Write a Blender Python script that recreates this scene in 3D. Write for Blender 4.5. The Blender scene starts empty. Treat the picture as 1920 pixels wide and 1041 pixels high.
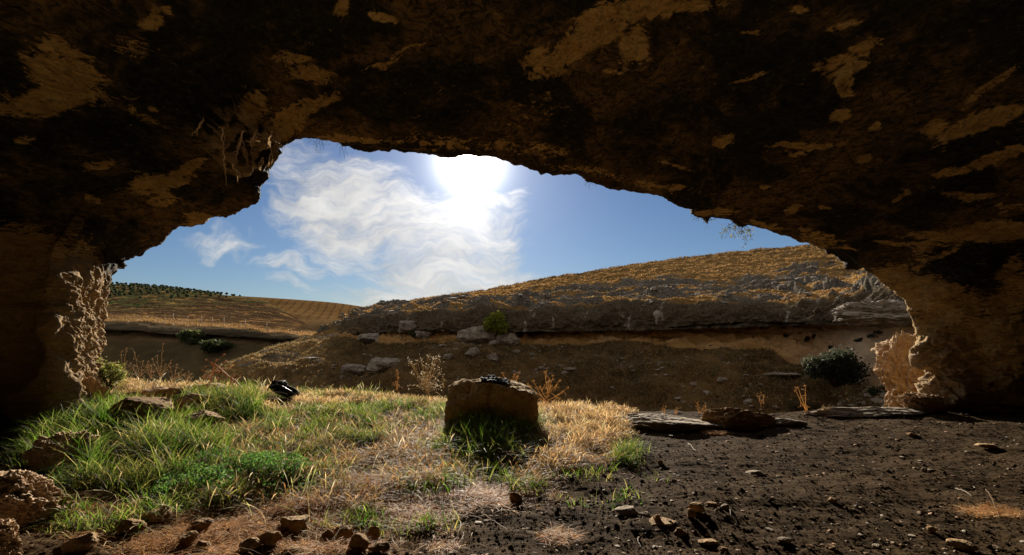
import bpy, math, random
import numpy as np
from mathutils import Vector
from mathutils.bvhtree import BVHTree
from math import radians as R

scn = bpy.context.scene
col = scn.collection
random.seed(7)
rng = np.random.default_rng(7)

# ---------------------------------------------------------------- camera
CAMH = 1.5
F = 960.0
cam_d = bpy.data.cameras.new('camera')
cam = bpy.data.objects.new('camera', cam_d)
col.objects.link(cam)
cam.location = (0, 0, CAMH)
cam.rotation_euler = (R(90), 0, 0)
cam_d.sensor_width = 36
cam_d.lens = 18
cam_d.shift_y = 99.5 / 1920
cam_d.clip_start = 0.05
cam_d.clip_end = 6000
scn.camera = cam

SUN_EL = math.atan(0.333 / math.sqrt(1 + 0.0066))
SUN_AZ = math.atan(-0.081)            # from +Y towards +X
sd = Vector((math.sin(SUN_AZ) * math.cos(SUN_EL), math.cos(SUN_AZ) * math.cos(SUN_EL), math.sin(SUN_EL)))

# ---------------------------------------------------------------- view
scn.view_settings.view_transform = 'Standard'
scn.view_settings.look = 'None'
scn.view_settings.gamma = 1
scn.view_settings.exposure = 1.2
scn.view_settings.use_curve_mapping = False
scn.cycles.use_denoising = True
scn.cycles.max_bounces = 8
scn.cycles.diffuse_bounces = 5
scn.cycles.transparent_max_bounces = 8
scn.cycles.use_adaptive_sampling = False
scn.cycles.sample_clamp_indirect = 4

# ---------------------------------------------------------------- node helper
class NT:
    def __init__(s, tree):
        s.t = tree; s.n = tree.nodes; s.l = tree.links
    def new(s, typ, **kw):
        n = s.n.new(typ)
        for k, v in kw.items(): setattr(n, k, v)
        return n
    def put(s, inp, v):
        if isinstance(v, bpy.types.NodeSocket): s.l.new(v, inp)
        elif v is not None: inp.default_value = v
    def m(s, op, a, b=None, c=None, clamp=False):
        n = s.new('ShaderNodeMath', operation=op); n.use_clamp = clamp
        s.put(n.inputs[0], a)
        if b is not None: s.put(n.inputs[1], b)
        if c is not None: s.put(n.inputs[2], c)
        return n.outputs[0]
    def v(s, op, a, b=None, sc=None):
        n = s.new('ShaderNodeVectorMath', operation=op)
        s.put(n.inputs[0], a)
        if b is not None: s.put(n.inputs[1], b)
        if sc is not None: s.put(n.inputs['Scale'], sc)
        return n.outputs['Value'] if op in ('DOT_PRODUCT', 'LENGTH', 'DISTANCE') else n.outputs[0]
    def ss(s, x, lo, hi, a=0.0, b=1.0):
        n = s.new('ShaderNodeMapRange', interpolation_type='SMOOTHSTEP')
        s.put(n.inputs[0], x); n.inputs[1].default_value = lo; n.inputs[2].default_value = hi
        n.inputs[3].default_value = a; n.inputs[4].default_value = b
        return n.outputs[0]
    def comb(s, x, y, z):
        n = s.new('ShaderNodeCombineXYZ')
        s.put(n.inputs[0], x); s.put(n.inputs[1], y); s.put(n.inputs[2], z)
        return n.outputs[0]
    def sep(s, v):
        n = s.new('ShaderNodeSeparateXYZ'); s.put(n.inputs[0], v); return n.outputs
    def noise(s, vec, scale, det=6, rough=.55, dist=0.0, out=0):
        n = s.new('ShaderNodeTexNoise'); s.put(n.inputs['Vector'], vec)
        n.inputs['Scale'].default_value = scale; n.inputs['Detail'].default_value = det
        n.inputs['Roughness'].default_value = rough; n.inputs['Distortion'].default_value = dist
        return n.outputs[out]
    def mapv(s, vec, scale=(1, 1, 1), rot=(0, 0, 0), loc=(0, 0, 0)):
        n = s.new('ShaderNodeMapping'); s.put(n.inputs[0], vec)
        n.inputs['Location'].default_value = loc; n.inputs['Rotation'].default_value = rot
        n.inputs['Scale'].default_value = scale
        return n.outputs[0]
    def mix(s, f, a, b, mode='MIX'):
        n = s.new('ShaderNodeMix', data_type='RGBA', blend_type=mode)
        s.put(n.inputs[0], f)
        s.put(n.inputs[6], (*a, 1) if isinstance(a, tuple) else a)
        s.put(n.inputs[7], (*b, 1) if isinstance(b, tuple) else b)
        return n.outputs[2]
    def ramp(s, x, stops):
        n = s.new('ShaderNodeValToRGB'); s.put(n.inputs[0], x)
        e = n.color_ramp.elements
        while len(e) < len(stops): e.new(0.5)
        for i, (p, c) in enumerate(stops):
            e[i].position = p; e[i].color = (*c, 1)
        return n.outputs[0]
    def attr(s, name, out=2):
        n = s.new('ShaderNodeAttribute'); n.attribute_name = name; return n.outputs[out]
    def geo(s, k): return s.new('ShaderNodeNewGeometry').outputs[k]

# ---------------------------------------------------------------- sky
world = bpy.data.worlds.new('World'); scn.world = world
world.use_nodes = True
w = NT(world.node_tree); w.n.clear()
sky = w.new('ShaderNodeTexSky', sky_type='NISHITA')
sky.sun_disc = False
sky.sun_elevation = SUN_EL
sky.sun_rotation = SUN_AZ
sky.altitude = 600; sky.air_density = 1.0; sky.dust_density = 0.15; sky.ozone_density = 2.5
SKYK = 0.037
dirv = w.new('ShaderNodeTexCoord').outputs['Generated']
dx, dy, dz = w.sep(dirv)
dyc = w.m('MAXIMUM', dy, 0.05)
pa = w.m('DIVIDE', dx, dyc); pe = w.m('DIVIDE', dz, dyc)
pp = w.comb(pa, pe, 0.0)
wn = w.noise(pp, 4.5, 4, .55, 0, 1)
wv = w.v('SCALE', w.v('SUBTRACT', wn, (0.5, 0.5, 0.5)), sc=0.21)
pw = w.v('ADD', pp, wv)
def ang_pos(px, py): return ((px - 960) / F, (620 - py) / F)
def cloud_ell(px, py, rx, ry, rot, st, inner=0.30, outer=1.30):
    a, e = ang_pos(px, py)
    t = w.v('SUBTRACT', pw, (a, e, 0))
    n = w.new('ShaderNodeVectorRotate', rotation_type='Z_AXIS'); w.put(n.inputs['Vector'], t)
    n.inputs['Angle'].default_value = R(rot)
    t = w.v('MULTIPLY', n.outputs[0], (F / rx, F / ry, 0))
    d = w.v('LENGTH', t)
    return w.ss(d, inner, outer, st, 0.0)
ells = [(640, 400, 180, 110, 22, 1.0), (575, 320, 90, 85, 0, .62), (770, 430, 230, 85, 22, 1.0), (860, 420, 130, 70, 0, .9),
        (830, 505, 190, 70, 8, 1.0), (930, 465, 75, 100, 30, .85), (955, 385, 60, 26, -35, .8), (800, 555, 230, 28, 4, .95),
        (395, 448, 100, 24, 10, .62), (560, 500, 120, 20, 12, .66), (600, 545, 130, 18, 18, .6), (520, 480, 60, 16, 10, .5),
        (960, 530, 90, 40, 0, .8), (720, 560, 120, 24, 0, .8), (870, 540, 190, 60, 0, 1.0), (660, 470, 120, 50, 15, .7), (1120, 480, 60, 8, 0, .35), (700, 350, 110, 40, 30, .55)]
acc = None
for el in ells:
    c = cloud_ell(*el)
    acc = c if acc is None else w.m('MAXIMUM', acc, c)
wisp_v = w.mapv(pw, scale=(1.0, 3.4, 1.0), rot=(0, 0, R(-14)))
n1 = w.noise(wisp_v, 4.5, 11, .66, 0.12)
n2 = w.noise(wisp_v, 15.0, 9, .68, 0.25)
fib = w.noise(w.mapv(pw, scale=(1.0, 7.0, 1.0), rot=(0, 0, R(-24))), 7.0, 8, .65, 0.3)
nn = w.m('ADD', w.m('MULTIPLY', n1, .5), w.m('ADD', w.m('MULTIPLY', n2, .28), w.m('MULTIPLY', fib, .3)))
nn = w.m('SUBTRACT', nn, .04)
dens = w.m('ADD', w.m('MULTIPLY', acc, 1.0), w.m('MULTIPLY', w.m('SUBTRACT', nn, .5), 3.0))
cl = w.m('MULTIPLY', w.ss(dens, .26, 1.22), w.ss(acc, .02, .35))
sunv = tuple(sd)
dt = w.m('MINIMUM', w.v('DOT_PRODUCT', dirv, sunv), 1.0)
ang = w.m('ARCCOSINE', dt)
def gl(sig, st): 
    q = w.m('DIVIDE', ang, sig)
    return w.m('MULTIPLY', w.m('EXPONENT', w.m('MULTIPLY', w.m('MULTIPLY', q, q), -1.0)), st)
def ge(sig, st): return w.m('MULTIPLY', w.m('EXPONENT', w.m('MULTIPLY', w.m('DIVIDE', ang, sig), -1.0)), st)
core = w.m('ADD', gl(R(1.3), 9.0), ge(R(1.0), 9.0)); mid = ge(R(3.6), 0.36); wide = gl(R(13), 0.045)
# forward scattering is stronger where cloud lies before the sun
cloudglow = w.m('MULTIPLY', cl, ge(R(3.2), .85))
gsum = w.m('ADD', w.m('ADD', core, mid), cloudglow)
skyc = w.v('MULTIPLY', sky.outputs[0], (SKYK * .50, SKYK * .58, SKYK * .72))
cbr = w.m('ADD', 0.05, w.m('MULTIPLY', n1, 0.49))
cloudc = w.v('SCALE', w.comb(1.0, .975, .92), sc=cbr)
base = w.mix(w.m('MULTIPLY', cl, .93), skyc, cloudc)
# broken cloud added out of view as fill light, behind and above the cave
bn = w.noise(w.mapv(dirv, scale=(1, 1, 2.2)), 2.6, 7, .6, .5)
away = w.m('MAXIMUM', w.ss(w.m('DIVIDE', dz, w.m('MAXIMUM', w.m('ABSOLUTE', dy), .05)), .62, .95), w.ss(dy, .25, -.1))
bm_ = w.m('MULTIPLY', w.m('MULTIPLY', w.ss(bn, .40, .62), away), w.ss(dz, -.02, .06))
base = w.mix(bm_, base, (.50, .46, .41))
glow = w.v('SCALE', w.comb(1.0, .95, .86), sc=gsum)
glow2 = w.v('SCALE', w.comb(.55, .6, .95), sc=wide)
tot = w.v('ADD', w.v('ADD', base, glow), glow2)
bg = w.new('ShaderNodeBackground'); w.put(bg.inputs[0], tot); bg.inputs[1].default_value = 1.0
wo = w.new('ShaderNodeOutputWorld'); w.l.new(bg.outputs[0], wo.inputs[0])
world.cycles.sampling_method = 'MANUAL'; world.cycles.sample_map_resolution = 1024

# ---------------------------------------------------------------- sun
sun_d = bpy.data.lights.new('sun', 'SUN'); sun_d.energy = 5.0; sun_d.angle = R(.55); sun_d.color = (1, .90, .76)
sun = bpy.data.objects.new('sun', sun_d); col.objects.link(sun)
sun.rotation_euler = (-sd).to_track_quat('-Z', 'Y').to_euler()
sun.location = (0, 0, 30)

# ---------------------------------------------------------------- numeric helpers
def P(px, py, Y): return np.array([(px - 960) / F * Y, Y, CAMH + (620 - py) / F * Y])
_perm = rng.permutation(4096)
_g3 = rng.normal(size=(4096, 3)); _g3 /= np.linalg.norm(_g3, axis=1)[:, None]
def pnoise(p, seed=0):
    p = np.asarray(p, float)
    i = np.floor(p).astype(np.int64); f = p - i
    u = f * f * f * (f * (f * 6 - 15) + 10)
    out = 0
    for dx_ in (0, 1):
        for dy_ in (0, 1):
            for dz_ in (0, 1):
                h = _perm[(i[..., 0] + dx_ + seed * 17) & 4095]
                h = _perm[(h + i[..., 1] + dy_) & 4095]
                h = _perm[(h + i[..., 2] + dz_) & 4095]
                g = _g3[h]
                d = f - np.array([dx_, dy_, dz_])
                wgt = (u[..., 0] if dx_ else 1 - u[..., 0]) * (u[..., 1] if dy_ else 1 - u[..., 1]) * (u[..., 2] if dz_ else 1 - u[..., 2])
                out = out + wgt * (g * d).sum(-1)
    return out * 1.6
def fbm(p, o=4, seed=0, gain=.5, lac=2.03):
    a, s, fr = 1.0, 0, 1.0
    for k in range(o):
        s = s + a * pnoise(p * fr + k * 13.7, seed + k); a *= gain; fr *= lac
    return s
def ridged(p, o=4, seed=0, gain=.5, lac=2.1):
    a, s, fr = 1.0, 0, 1.0
    for k in range(o):
        s = s + a * (1 - 2 * np.abs(pnoise(p * fr + k * 7.3, seed + k))); a *= gain; fr *= lac
    return s
def sst(x, a, b):
    t = np.clip((x - a) / (b - a), 0, 1); return t * t * (3 - 2 * t)
def crom(C, t):
    """Catmull-Rom along axis 0 of C at params t (0..n-1)."""
    n = len(C); i = np.clip(np.floor(t).astype(int), 0, n - 2); f = (t - i)
    sh = (-1,) + (1,) * (C.ndim - 1); f = f.reshape(sh)
    p0 = C[np.clip(i - 1, 0, n - 1)]; p1 = C[i]; p2 = C[i + 1]; p3 = C[np.clip(i + 2, 0, n - 1)]
    m1 = (p2 - p0) * .5; m2 = (p3 - p1) * .5
    # soften overshoot
    return (2 * f**3 - 3 * f**2 + 1) * p1 + (f**3 - 2 * f**2 + f) * m1 * .8 + (-2 * f**3 + 3 * f**2) * p2 + (f**3 - f**2) * m2 * .8
def lin(C, t):
    n = len(C); i = np.clip(np.floor(t).astype(int), 0, n - 2); f = (t - i).reshape((-1,) + (1,) * (C.ndim - 1))
    return C[i] * (1 - f) + C[i + 1] * f

# ---------------------------------------------------------------- mesh helpers
def mesh_np(name, V, faces, mat, smooth=True, attrs=None, parent=None):
    """faces: list of int arrays (n,k)"""
    me = bpy.data.meshes.new(name)
    V = np.asarray(V, np.float32)
    me.vertices.add(len(V)); me.vertices.foreach_set('co', V.ravel())
    faces = [np.asarray(f, np.int32) for f in faces if len(f)]
    nl = sum(f.size for f in faces); nf = sum(len(f) for f in faces)
    me.loops.add(nl); me.polygons.add(nf)
    me.loops.foreach_set('vertex_index', np.concatenate([f.ravel() for f in faces]))
    st = []; o = 0
    for f in faces:
        st.append(o + np.arange(len(f)) * f.shape[1]); o += f.size
    me.polygons.foreach_set('loop_start', np.concatenate(st).astype(np.int32))
    me.update(calc_edges=True)
    me.polygons.foreach_set('use_smooth', np.full(nf, smooth))
    for k, a in (attrs or {}).items():
        a = np.asarray(a, np.float32)
        if a.ndim == 1:
            at = me.attributes.new(k, 'FLOAT', 'POINT'); at.data.foreach_set('value', a)
        else:
            at = me.attributes.new(k, 'FLOAT_COLOR', 'POINT')
            at.data.foreach_set('color', np.concatenate([a, np.ones((len(a), 1), np.float32)], 1).ravel())
    if mat: me.materials.append(mat)
    ob = bpy.data.objects.new(name, me); col.objects.link(ob)
    if parent: ob.parent = parent
    return ob
def grid_faces(nr, nc, flip=False):
    a = np.arange(nr * nc).reshape(nr, nc)
    q = np.stack([a[:-1, :-1], a[:-1, 1:], a[1:, 1:], a[1:, :-1]], -1).reshape(-1, 4)
    return q[:, ::-1] if flip else q
def grid_normals(G):
    du = np.gradient(G, axis=0); dv = np.gradient(G, axis=1)
    n = np.cross(du, dv); n /= np.linalg.norm(n, axis=-1, keepdims=True) + 1e-9
    return n
def tag(o, label=None, cat=None, group=None, kind=None):
    if label: o['label'] = label
    if cat: o['category'] = cat
    if group: o['group'] = group
    if kind: o['kind'] = kind
    return o
def empty(name, loc):
    o = bpy.data.objects.new(name, None); col.objects.link(o); o.location = loc; o.empty_display_size = .2
    return o
class MB:
    def __init__(s): s.V = []; s.Fq = []; s.Ft = []; s.n = 0; s.C = []
    def add(s, V, q=None, t=None, c=None):
        V = np.asarray(V, float)
        if q is not None and len(q): s.Fq.append(np.asarray(q) + s.n)
        if t is not None and len(t): s.Ft.append(np.asarray(t) + s.n)
        s.V.append(V); s.n += len(V)
        s.C.append(np.tile(np.asarray(c if c is not None else (.5, .5, .5), float), (len(V), 1)) if np.ndim(c) < 2 else np.asarray(c))
    def tube(s, pts, rad, sides=6, c=None):
        pts = np.asarray(pts, float); n = len(pts)
        rad = np.broadcast_to(np.asarray(rad, float), (n,))
        tg = np.gradient(pts, axis=0); tg /= np.linalg.norm(tg, axis=1)[:, None] + 1e-9
        up = np.array([0, 0, 1.]) if abs(tg[0, 2]) < .9 else np.array([1., 0, 0])
        a = np.cross(tg, up); a /= np.linalg.norm(a, axis=1)[:, None] + 1e-9
        b = np.cross(tg, a)
        th = np.linspace(0, 2 * np.pi, sides, endpoint=False)
        V = (pts[:, None] + rad[:, None, None] * (a[:, None] * np.cos(th)[None, :, None] + b[:, None] * np.sin(th)[None, :, None])).reshape(-1, 3)
        i = np.arange(n - 1)[:, None] * sides; j = np.arange(sides)[None]; k = (j + 1) % sides
        q = np.stack([i + j, i + k, i + sides + k, i + sides + j], -1).reshape(-1, 4)
        cap = [[(n - 1) * sides + x, (n - 1) * sides + x + 1, (n - 1) * sides] for x in range(1, sides - 1)]
        cap += [[0, x + 1, x] for x in range(1, sides - 1)]
        s.add(V, q, cap, c)
    def build(s, name, mat, parent=None, smooth=True):
        fs = []
        if s.Fq: fs.append(np.concatenate(s.Fq))
        if s.Ft: fs.append(np.concatenate(s.Ft))
        return mesh_np(name, np.concatenate(s.V), fs, mat, smooth, {'tint': np.concatenate(s.C)}, parent)

# ---------------------------------------------------------------- materials
def new_mat(name):
    m = bpy.data.materials.new(name); m.use_nodes = True
    t = NT(m.node_tree); t.n.clear()
    out = t.new('ShaderNodeOutputMaterial')
    return m, t, out
def finish(t, out, colr, rough=.9, bump=None, bs=.5, bd=.02, spec=.2):
    b = t.new('ShaderNodeBsdfPrincipled')
    t.put(b.inputs['Base Color'], (*colr, 1) if isinstance(colr, tuple) else colr)
    t.put(b.inputs['Roughness'], rough)
    b.inputs['Specular IOR Level'].default_value = spec
    if bump is not None:
        n = t.new('ShaderNodeBump'); n.inputs['Strength'].default_value = bs; n.inputs['Distance'].default_value = bd
        t.put(n.inputs['Height'], bump); t.l.new(n.outputs[0], b.inputs['Normal'])
    t.l.new(b.outputs[0], out.inputs[0])
def mat_cave():
    m, t, out = new_mat('cave_limestone')
    pos = t.geo('Position')
    ch = t.attr('ochre')
    st = t.mapv(pos, scale=(1, 1, 2.6), rot=(0, R(16), 0))
    n1 = t.noise(st, 2.6, 9, .66, .8); n2 = t.noise(st, 9, 8, .68, .5); n3 = t.noise(pos, 40, 5, .6)
    st2 = t.mapv(pos, scale=(1, .8, 3.2), rot=(0, R(20), R(12)))
    n4 = t.noise(st2, 5.5, 9, .75, 1.2)
    x = t.m('ADD', ch, t.m('ADD', t.m('MULTIPLY', t.m('SUBTRACT', n4, .5), 3.2), t.m('MULTIPLY', t.m('SUBTRACT', n1, .5), 1.3)))
    msk = t.m('MULTIPLY', t.ss(x, .28, .66), t.ss(n4, .34, .54, .7, 1))
    cav = t.noise(t.mapv(pos, scale=(1, .8, 1.8), rot=(0, R(25), R(20))), 3.4, 9, .7, .8)
    crk = t.ss(t.m('ABSOLUTE', t.m('SUBTRACT', cav, .5)), .0, .012, .35, 1.0)
    och = t.ramp(n1, [(.25, (.52, .30, .085)), (.5, (.68, .43, .15)), (.75, (.76, .55, .25))])
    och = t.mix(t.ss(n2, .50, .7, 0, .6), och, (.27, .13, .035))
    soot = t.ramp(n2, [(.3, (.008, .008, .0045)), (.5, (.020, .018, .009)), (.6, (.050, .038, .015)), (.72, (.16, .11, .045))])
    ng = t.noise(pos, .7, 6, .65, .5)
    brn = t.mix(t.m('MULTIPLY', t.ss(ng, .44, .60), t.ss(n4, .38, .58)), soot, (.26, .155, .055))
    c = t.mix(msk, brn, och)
    # weathered pale crust on the crags of the mouth
    cr = t.attr('crust')
    c = t.mix(t.m('MULTIPLY', cr, t.ss(n2, .3, .6, .5, 1)), c, (.56, .38, .20))
    c = t.mix(crk, (.012, .008, .004), c)
    h = t.m('ADD', t.m('MULTIPLY', n1, .6), t.m('ADD', t.m('MULTIPLY', n4, .45), t.m('MULTIPLY', n3, .08)))
    h = t.m('ADD', h, t.m('MULTIPLY', crk, .10))
    finish(t, out, c, .92, h, 1.0, .30)
    return m
def mat_rock(name, c1, c2, c3, sc=1.0, bd=.05, spec=.2, top=None):
    m, t, out = new_mat(name)
    pos = t.new('ShaderNodeTexCoord').outputs['Object']
    n1 = t.noise(pos, 2.2 * sc, 8, .62, .6); n2 = t.noise(pos, 11 * sc, 7, .66); n3 = t.noise(pos, 45 * sc, 4, .6)
    c = t.ramp(n1, [(.3, c1), (.5, c2), (.72, c3)])
    c = t.mix(t.ss(n2, .5, .72, 0, .6), c, tuple(v * .45 for v in c1))
    h = t.m('ADD', t.m('MULTIPLY', n1, .5), t.m('ADD', t.m('MULTIPLY', n2, .4), t.m('MULTIPLY', n3, .12)))
    finish(t, out, c, .9, h, .8, bd, spec)
    return m
def mat_soil():
    m, t, out = new_mat('soil')
    pos = t.geo('Position')
    n1 = t.noise(pos, .9, 6, .6); n2 = t.noise(pos, 9, 8, .7); n3 = t.noise(pos, 60, 6, .75); n4 = t.noise(pos, 190, 3, .6)
    c = t.ramp(n2, [(.3, (.020, .0128, .006)), (.5, (.042, .026, .0118)), (.7, (.084, .052, .024))])
    c = t.mix(t.ss(n1, .46, .62, 0, .6), c, (.068, .042, .020))
    c = t.mix(t.ss(n3, .60, .72, 0, .55), c, (.16, .115, .07))
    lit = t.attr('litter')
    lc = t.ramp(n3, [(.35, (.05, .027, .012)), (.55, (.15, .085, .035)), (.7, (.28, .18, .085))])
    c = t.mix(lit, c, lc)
    yy = t.sep(pos)[1]
    c = t.mix(t.ss(t.m('ADD', yy, t.m('MULTIPLY', n1, .6)), 3.35, 2.95), c, t.mix(n2, (.62, .46, .27), (.76, .60, .40)))   # unseen floor behind the camera made pale to bounce light onto the roof
    h = t.m('ADD', t.m('MULTIPLY', n2, .3), t.m('ADD', t.m('MULTIPLY', n3, .42), t.m('MULTIPLY', n4, .2)))
    finish(t, out, c, .93, h, .7, .018, .02)
    return m
def mat_hill():
    m, t, out = new_mat('hill_ground')
    pos = t.geo('Position')
    v = t.attr('ring')
    nz = t.mapv(pos, scale=(.35, .35, 2.6))
    nb = t.noise(nz, .55, 8, .65, .4); nf = t.noise(pos, 1.5, 9, .7); nl = t.noise(pos, .12, 5, .6)
    nff = t.noise(pos, 7, 6, .7)
    rock = t.ramp(nf, [(.3, (.050, .038, .026)), (.5, (.14, .11, .078)), (.68, (.30, .25, .19))])
    straw = t.ramp(nf, [(.3, (.085, .05, .017)), (.5, (.18, .105, .038)), (.7, (.29, .18, .07))])
    scrub = t.ramp(nf, [(.3, (.032, .024, .011)), (.5, (.075, .05, .023)), (.7, (.14, .088, .04))])
    ochre = t.ramp(nb, [(.3, (.20, .10, .032)), (.5, (.36, .20, .07)), (.7, (.48, .31, .15))])
    tal = t.mix(t.ss(nl, .42, .62, 0, .8), scrub, (.12, .07, .028))
    tal = t.mix(t.ss(nb, .60, .70, 0, .6), tal, rock)
    bd_ = t.attr('band')
    bdn = t.m('ADD', bd_, t.m('MULTIPLY', t.m('SUBTRACT', nf, .5), 1.2))
    drock = t.ramp(nff, [(.3, (.035, .030, .024)), (.5, (.10, .085, .065)), (.7, (.26, .23, .19))])
    up = t.mix(t.ss(bdn, -.05, .12), drock, straw)
    top = t.mix(t.ss(bdn, -.15, .1), scrub, straw)
    pale = t.attr('pale')
    c = t.mix(t.ss(v, 2.9, 3.02), tal, t.mix(pale, ochre, (.60, .43, .27)))
    vn = t.noise(t.mapv(pos, scale=(1, 1, .25)), .9, 8, .7)
    lich = t.ss(vn, .58, .66)
    face = t.mix(lich, t.ramp(nff, [(.3, (.035, .028, .018)), (.55, (.085, .066, .042)), (.75, (.15, .12, .085))]), (.30, .27, .22))
    c = t.mix(t.ss(v, 4.55, 4.95), c, face)
    c = t.mix(t.ss(v, 5.95, 6.05), c, up)
    c = t.mix(t.ss(v, 7.15, 7.4), c, t.mix(t.ss(bdn, -.35, -.2), drock, straw))
    c = t.mix(t.ss(v, 8.3, 8.7), c, top)
    nose = t.attr('nose')
    c = t.mix(nose, c, t.mix(t.ss(nb, .5, .62), straw, rock))
    h = t.m('ADD', nb, t.m('MULTIPLY', nf, .6))
    h = t.m('ADD', h, t.m('MULTIPLY', nff, .2))
    finish(t, out, c, .95, h, 1.0, .35, .0)
    return m
def mat_far(name, kind):
    m, t, out = new_mat(name)
    pos = t.geo('Position'); v = t.attr('ring')
    nf = t.noise(pos, .16, 9, .7); nl = t.noise(pos, .02, 5, .6); nb = t.noise(t.mapv(pos, scale=(.2, .2, 2)), .3, 8, .65)
    if kind == 'orchard':
        field = t.ramp(nf, [(.3, (.026, .016, .009)), (.5, (.052, .032, .017)), (.7, (.10, .062, .030))])
        x, y, z = t.sep(pos)
        green = t.ss(t.m('ADD', t.m('MULTIPLY', x, -.008), t.m('MULTIPLY', nl, 3)), 2.5, 3.3)
        field = t.mix(t.m('MULTIPLY', green, t.ss(nf, .42, .6)), field, (.045, .065, .022))
        grass = t.ramp(nf, [(.35, (.06, .05, .018)), (.65, (.15, .115, .045))])
        wv = t.m('SINE', t.m('ADD', t.m('MULTIPLY', x, .28), t.m('MULTIPLY', nl, 30)))
        tufts = t.m('MULTIPLY', t.ss(wv, .55, .95), t.ss(nf, .45, .58))
        field = t.mix(t.m('MULTIPLY', tufts, .6), field, (.30, .16, .055))
        scrub = t.ramp(nf, [(.3, (.03, .024, .012)), (.6, (.085, .06, .028))])
        rock = t.ramp(nb, [(.3, (.025, .020, .013)), (.7, (.10, .075, .045))])
        org = t.ramp(nb, [(.4, (.19, .105, .04)), (.65, (.085, .052, .024))])
        c = t.mix(t.ss(v, 1.9, 2.1), scrub, (.12, .075, .035))
        c = t.mix(t.ss(v, 3.2, 3.9), c, rock)
        c = t.mix(t.ss(v, 5.0, 5.2), c, org)
        c = t.mix(t.ss(v, 6.02, 6.25), c, field)
        c = t.mix(t.ss(v, 7.72, 7.9, 0, .7), c, grass)
        finish(t, out, c, .95, t.m('ADD', nf, nb), .7, .8, .0)
    else:
        x, y, z = t.sep(pos)
        rows = t.m('SINE', t.m('ADD', t.m('MULTIPLY', t.m('ADD', x, t.m('MULTIPLY', y, .30)), .62), t.m('MULTIPLY', nl, 4)))
        c = t.ramp(nf, [(.3, (.085, .048, .018)), (.7, (.16, .092, .036))])
        c = t.mix(t.m('MULTIPLY', t.ss(rows, .3, .9), .6), c, (.06, .033, .014))
        c = t.mix(t.ss(v, 1.0, 1.3, .7, 0), c, (.12, .075, .035))
        finish(t, out, c, .95, nf, .5, .4, .0)
    return m
def mat_leaf(name, trans=.5, rough=.7, boost=1.5):
    m, t, out = new_mat(name)
    c = t.attr('tint', 0)
    d = t.new('ShaderNodeBsdfPrincipled'); t.put(d.inputs['Base Color'], c); d.inputs['Roughness'].default_value = rough
    d.inputs['Specular IOR Level'].default_value = .10
    tr = t.new('ShaderNodeBsdfTranslucent'); t.put(tr.inputs[0], t.v('SCALE', c, sc=boost))
    mx = t.new('ShaderNodeMixShader'); mx.inputs[0].default_value = trans
    t.l.new(d.outputs[0], mx.inputs[1]); t.l.new(tr.outputs[0], mx.inputs[2]); t.l.new(mx.outputs[0], out.inputs[0])
    return m
def mat_plain(name, c, rough=.6, spec=.4, sc=20, var=.4, bd=.003):
    m, t, out = new_mat(name)
    pos = t.new('ShaderNodeTexCoord').outputs['Object']
    n = t.noise(pos, sc, 5, .6)
    cc = t.mix(n, tuple(v * (1 - var) for v in c), tuple(v * (1 + var) for v in c))
    finish(t, out, cc, rough, n, .5, bd, spec)
    return m
M_cave = mat_cave(); M_soil = mat_soil(); M_hill = mat_hill()
M_orch = mat_far('orchard_ground', 'orchard'); M_plough = mat_far('ploughed_ground', 'plough')
M_leaf = mat_leaf('leaf', .5, .6, 1.7); M_dry = mat_leaf('dry_stem', .5, .6, 1.35)
M_sand = mat_rock('sandstone', (.22, .13, .055), (.38, .24, .11), (.52, .38, .21), 2.2, .07)
M_sandd = mat_rock('sandstone_dark', (.16, .085, .03), (.30, .17, .062), (.46, .30, .14), 2.2, .07)
M_lime = mat_rock('limestone', (.20, .15, .10), (.34, .27, .19), (.48, .40, .30), 2.5, .08)
M_out = mat_rock('outcrop_stone', (.32, .18, .085), (.46, .30, .165), (.56, .41, .26), 2.4, .14)
M_bould = mat_rock('boulder_stone', (.34, .20, .075), (.50, .33, .14), (.62, .45, .22), 2.6, .10)
M_hrock = mat_rock('hill_limestone', (.10, .08, .06), (.21, .175, .135), (.34, .29, .23), 1.3, .25)
M_crag = mat_rock('crag', (.34, .21, .11), (.50, .34, .20), (.64, .48, .32), 1.6, .10)
M_cloth = mat_plain('black_cloth', (.010, .010, .012), .75, .15)
M_strap = mat_plain('strap', (.03, .03, .035), .3, .7)
M_buckle = mat_plain('buckle', (.35, .35, .37), .25, .8)

# ---------------------------------------------------------------- cave shell
TR = [(175, 800), (172, 740), (170, 700), (167, 684), (169, 661), (173, 630), (175, 603), (178, 580), (184, 553), (186, 534), (200, 529), (207, 515), (216, 503), (215, 482),
      (227, 483), (246, 483), (265, 475), (284, 463), (303, 458), (313, 442), (330, 429), (336, 425), (357, 425), (384, 419), (393, 408), (420, 407), (444, 397), (480, 383), (486, 377),
      (491, 351), (500, 341), (507, 335), (502, 319), (514, 305), (512, 290), (520, 274), (543, 267), (565, 260), (581, 258), (617, 262), (661, 272), (700, 278), (729, 280), (737, 276),
      (761, 282), (801, 287), (834, 294), (880, 291), (922, 289), (940, 297), (963, 307), (987, 313), (1013, 325), (1043, 326), (1088, 329), (1096, 338), (1120, 343), (1144, 353), (1176, 357),
      (1233, 365), (1258, 377), (1272, 386), (1293, 391), (1295, 400), (1302, 407), (1315, 409), (1325, 417), (1333, 408), (1347, 408), (1370, 410), (1374, 416), (1385, 422),
      (1400, 423), (1417, 423), (1428, 428), (1448, 432), (1462, 441), (1487, 448), (1517, 455), (1543, 464), (1564, 468), (1609, 493), (1642, 519), (1669, 540), (1699, 562),
      (1712, 596), (1717, 615), (1725, 645), (1729, 667), (1755, 694), (1757, 716), (1740, 739), (1725, 763), (1722, 800)]
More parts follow.
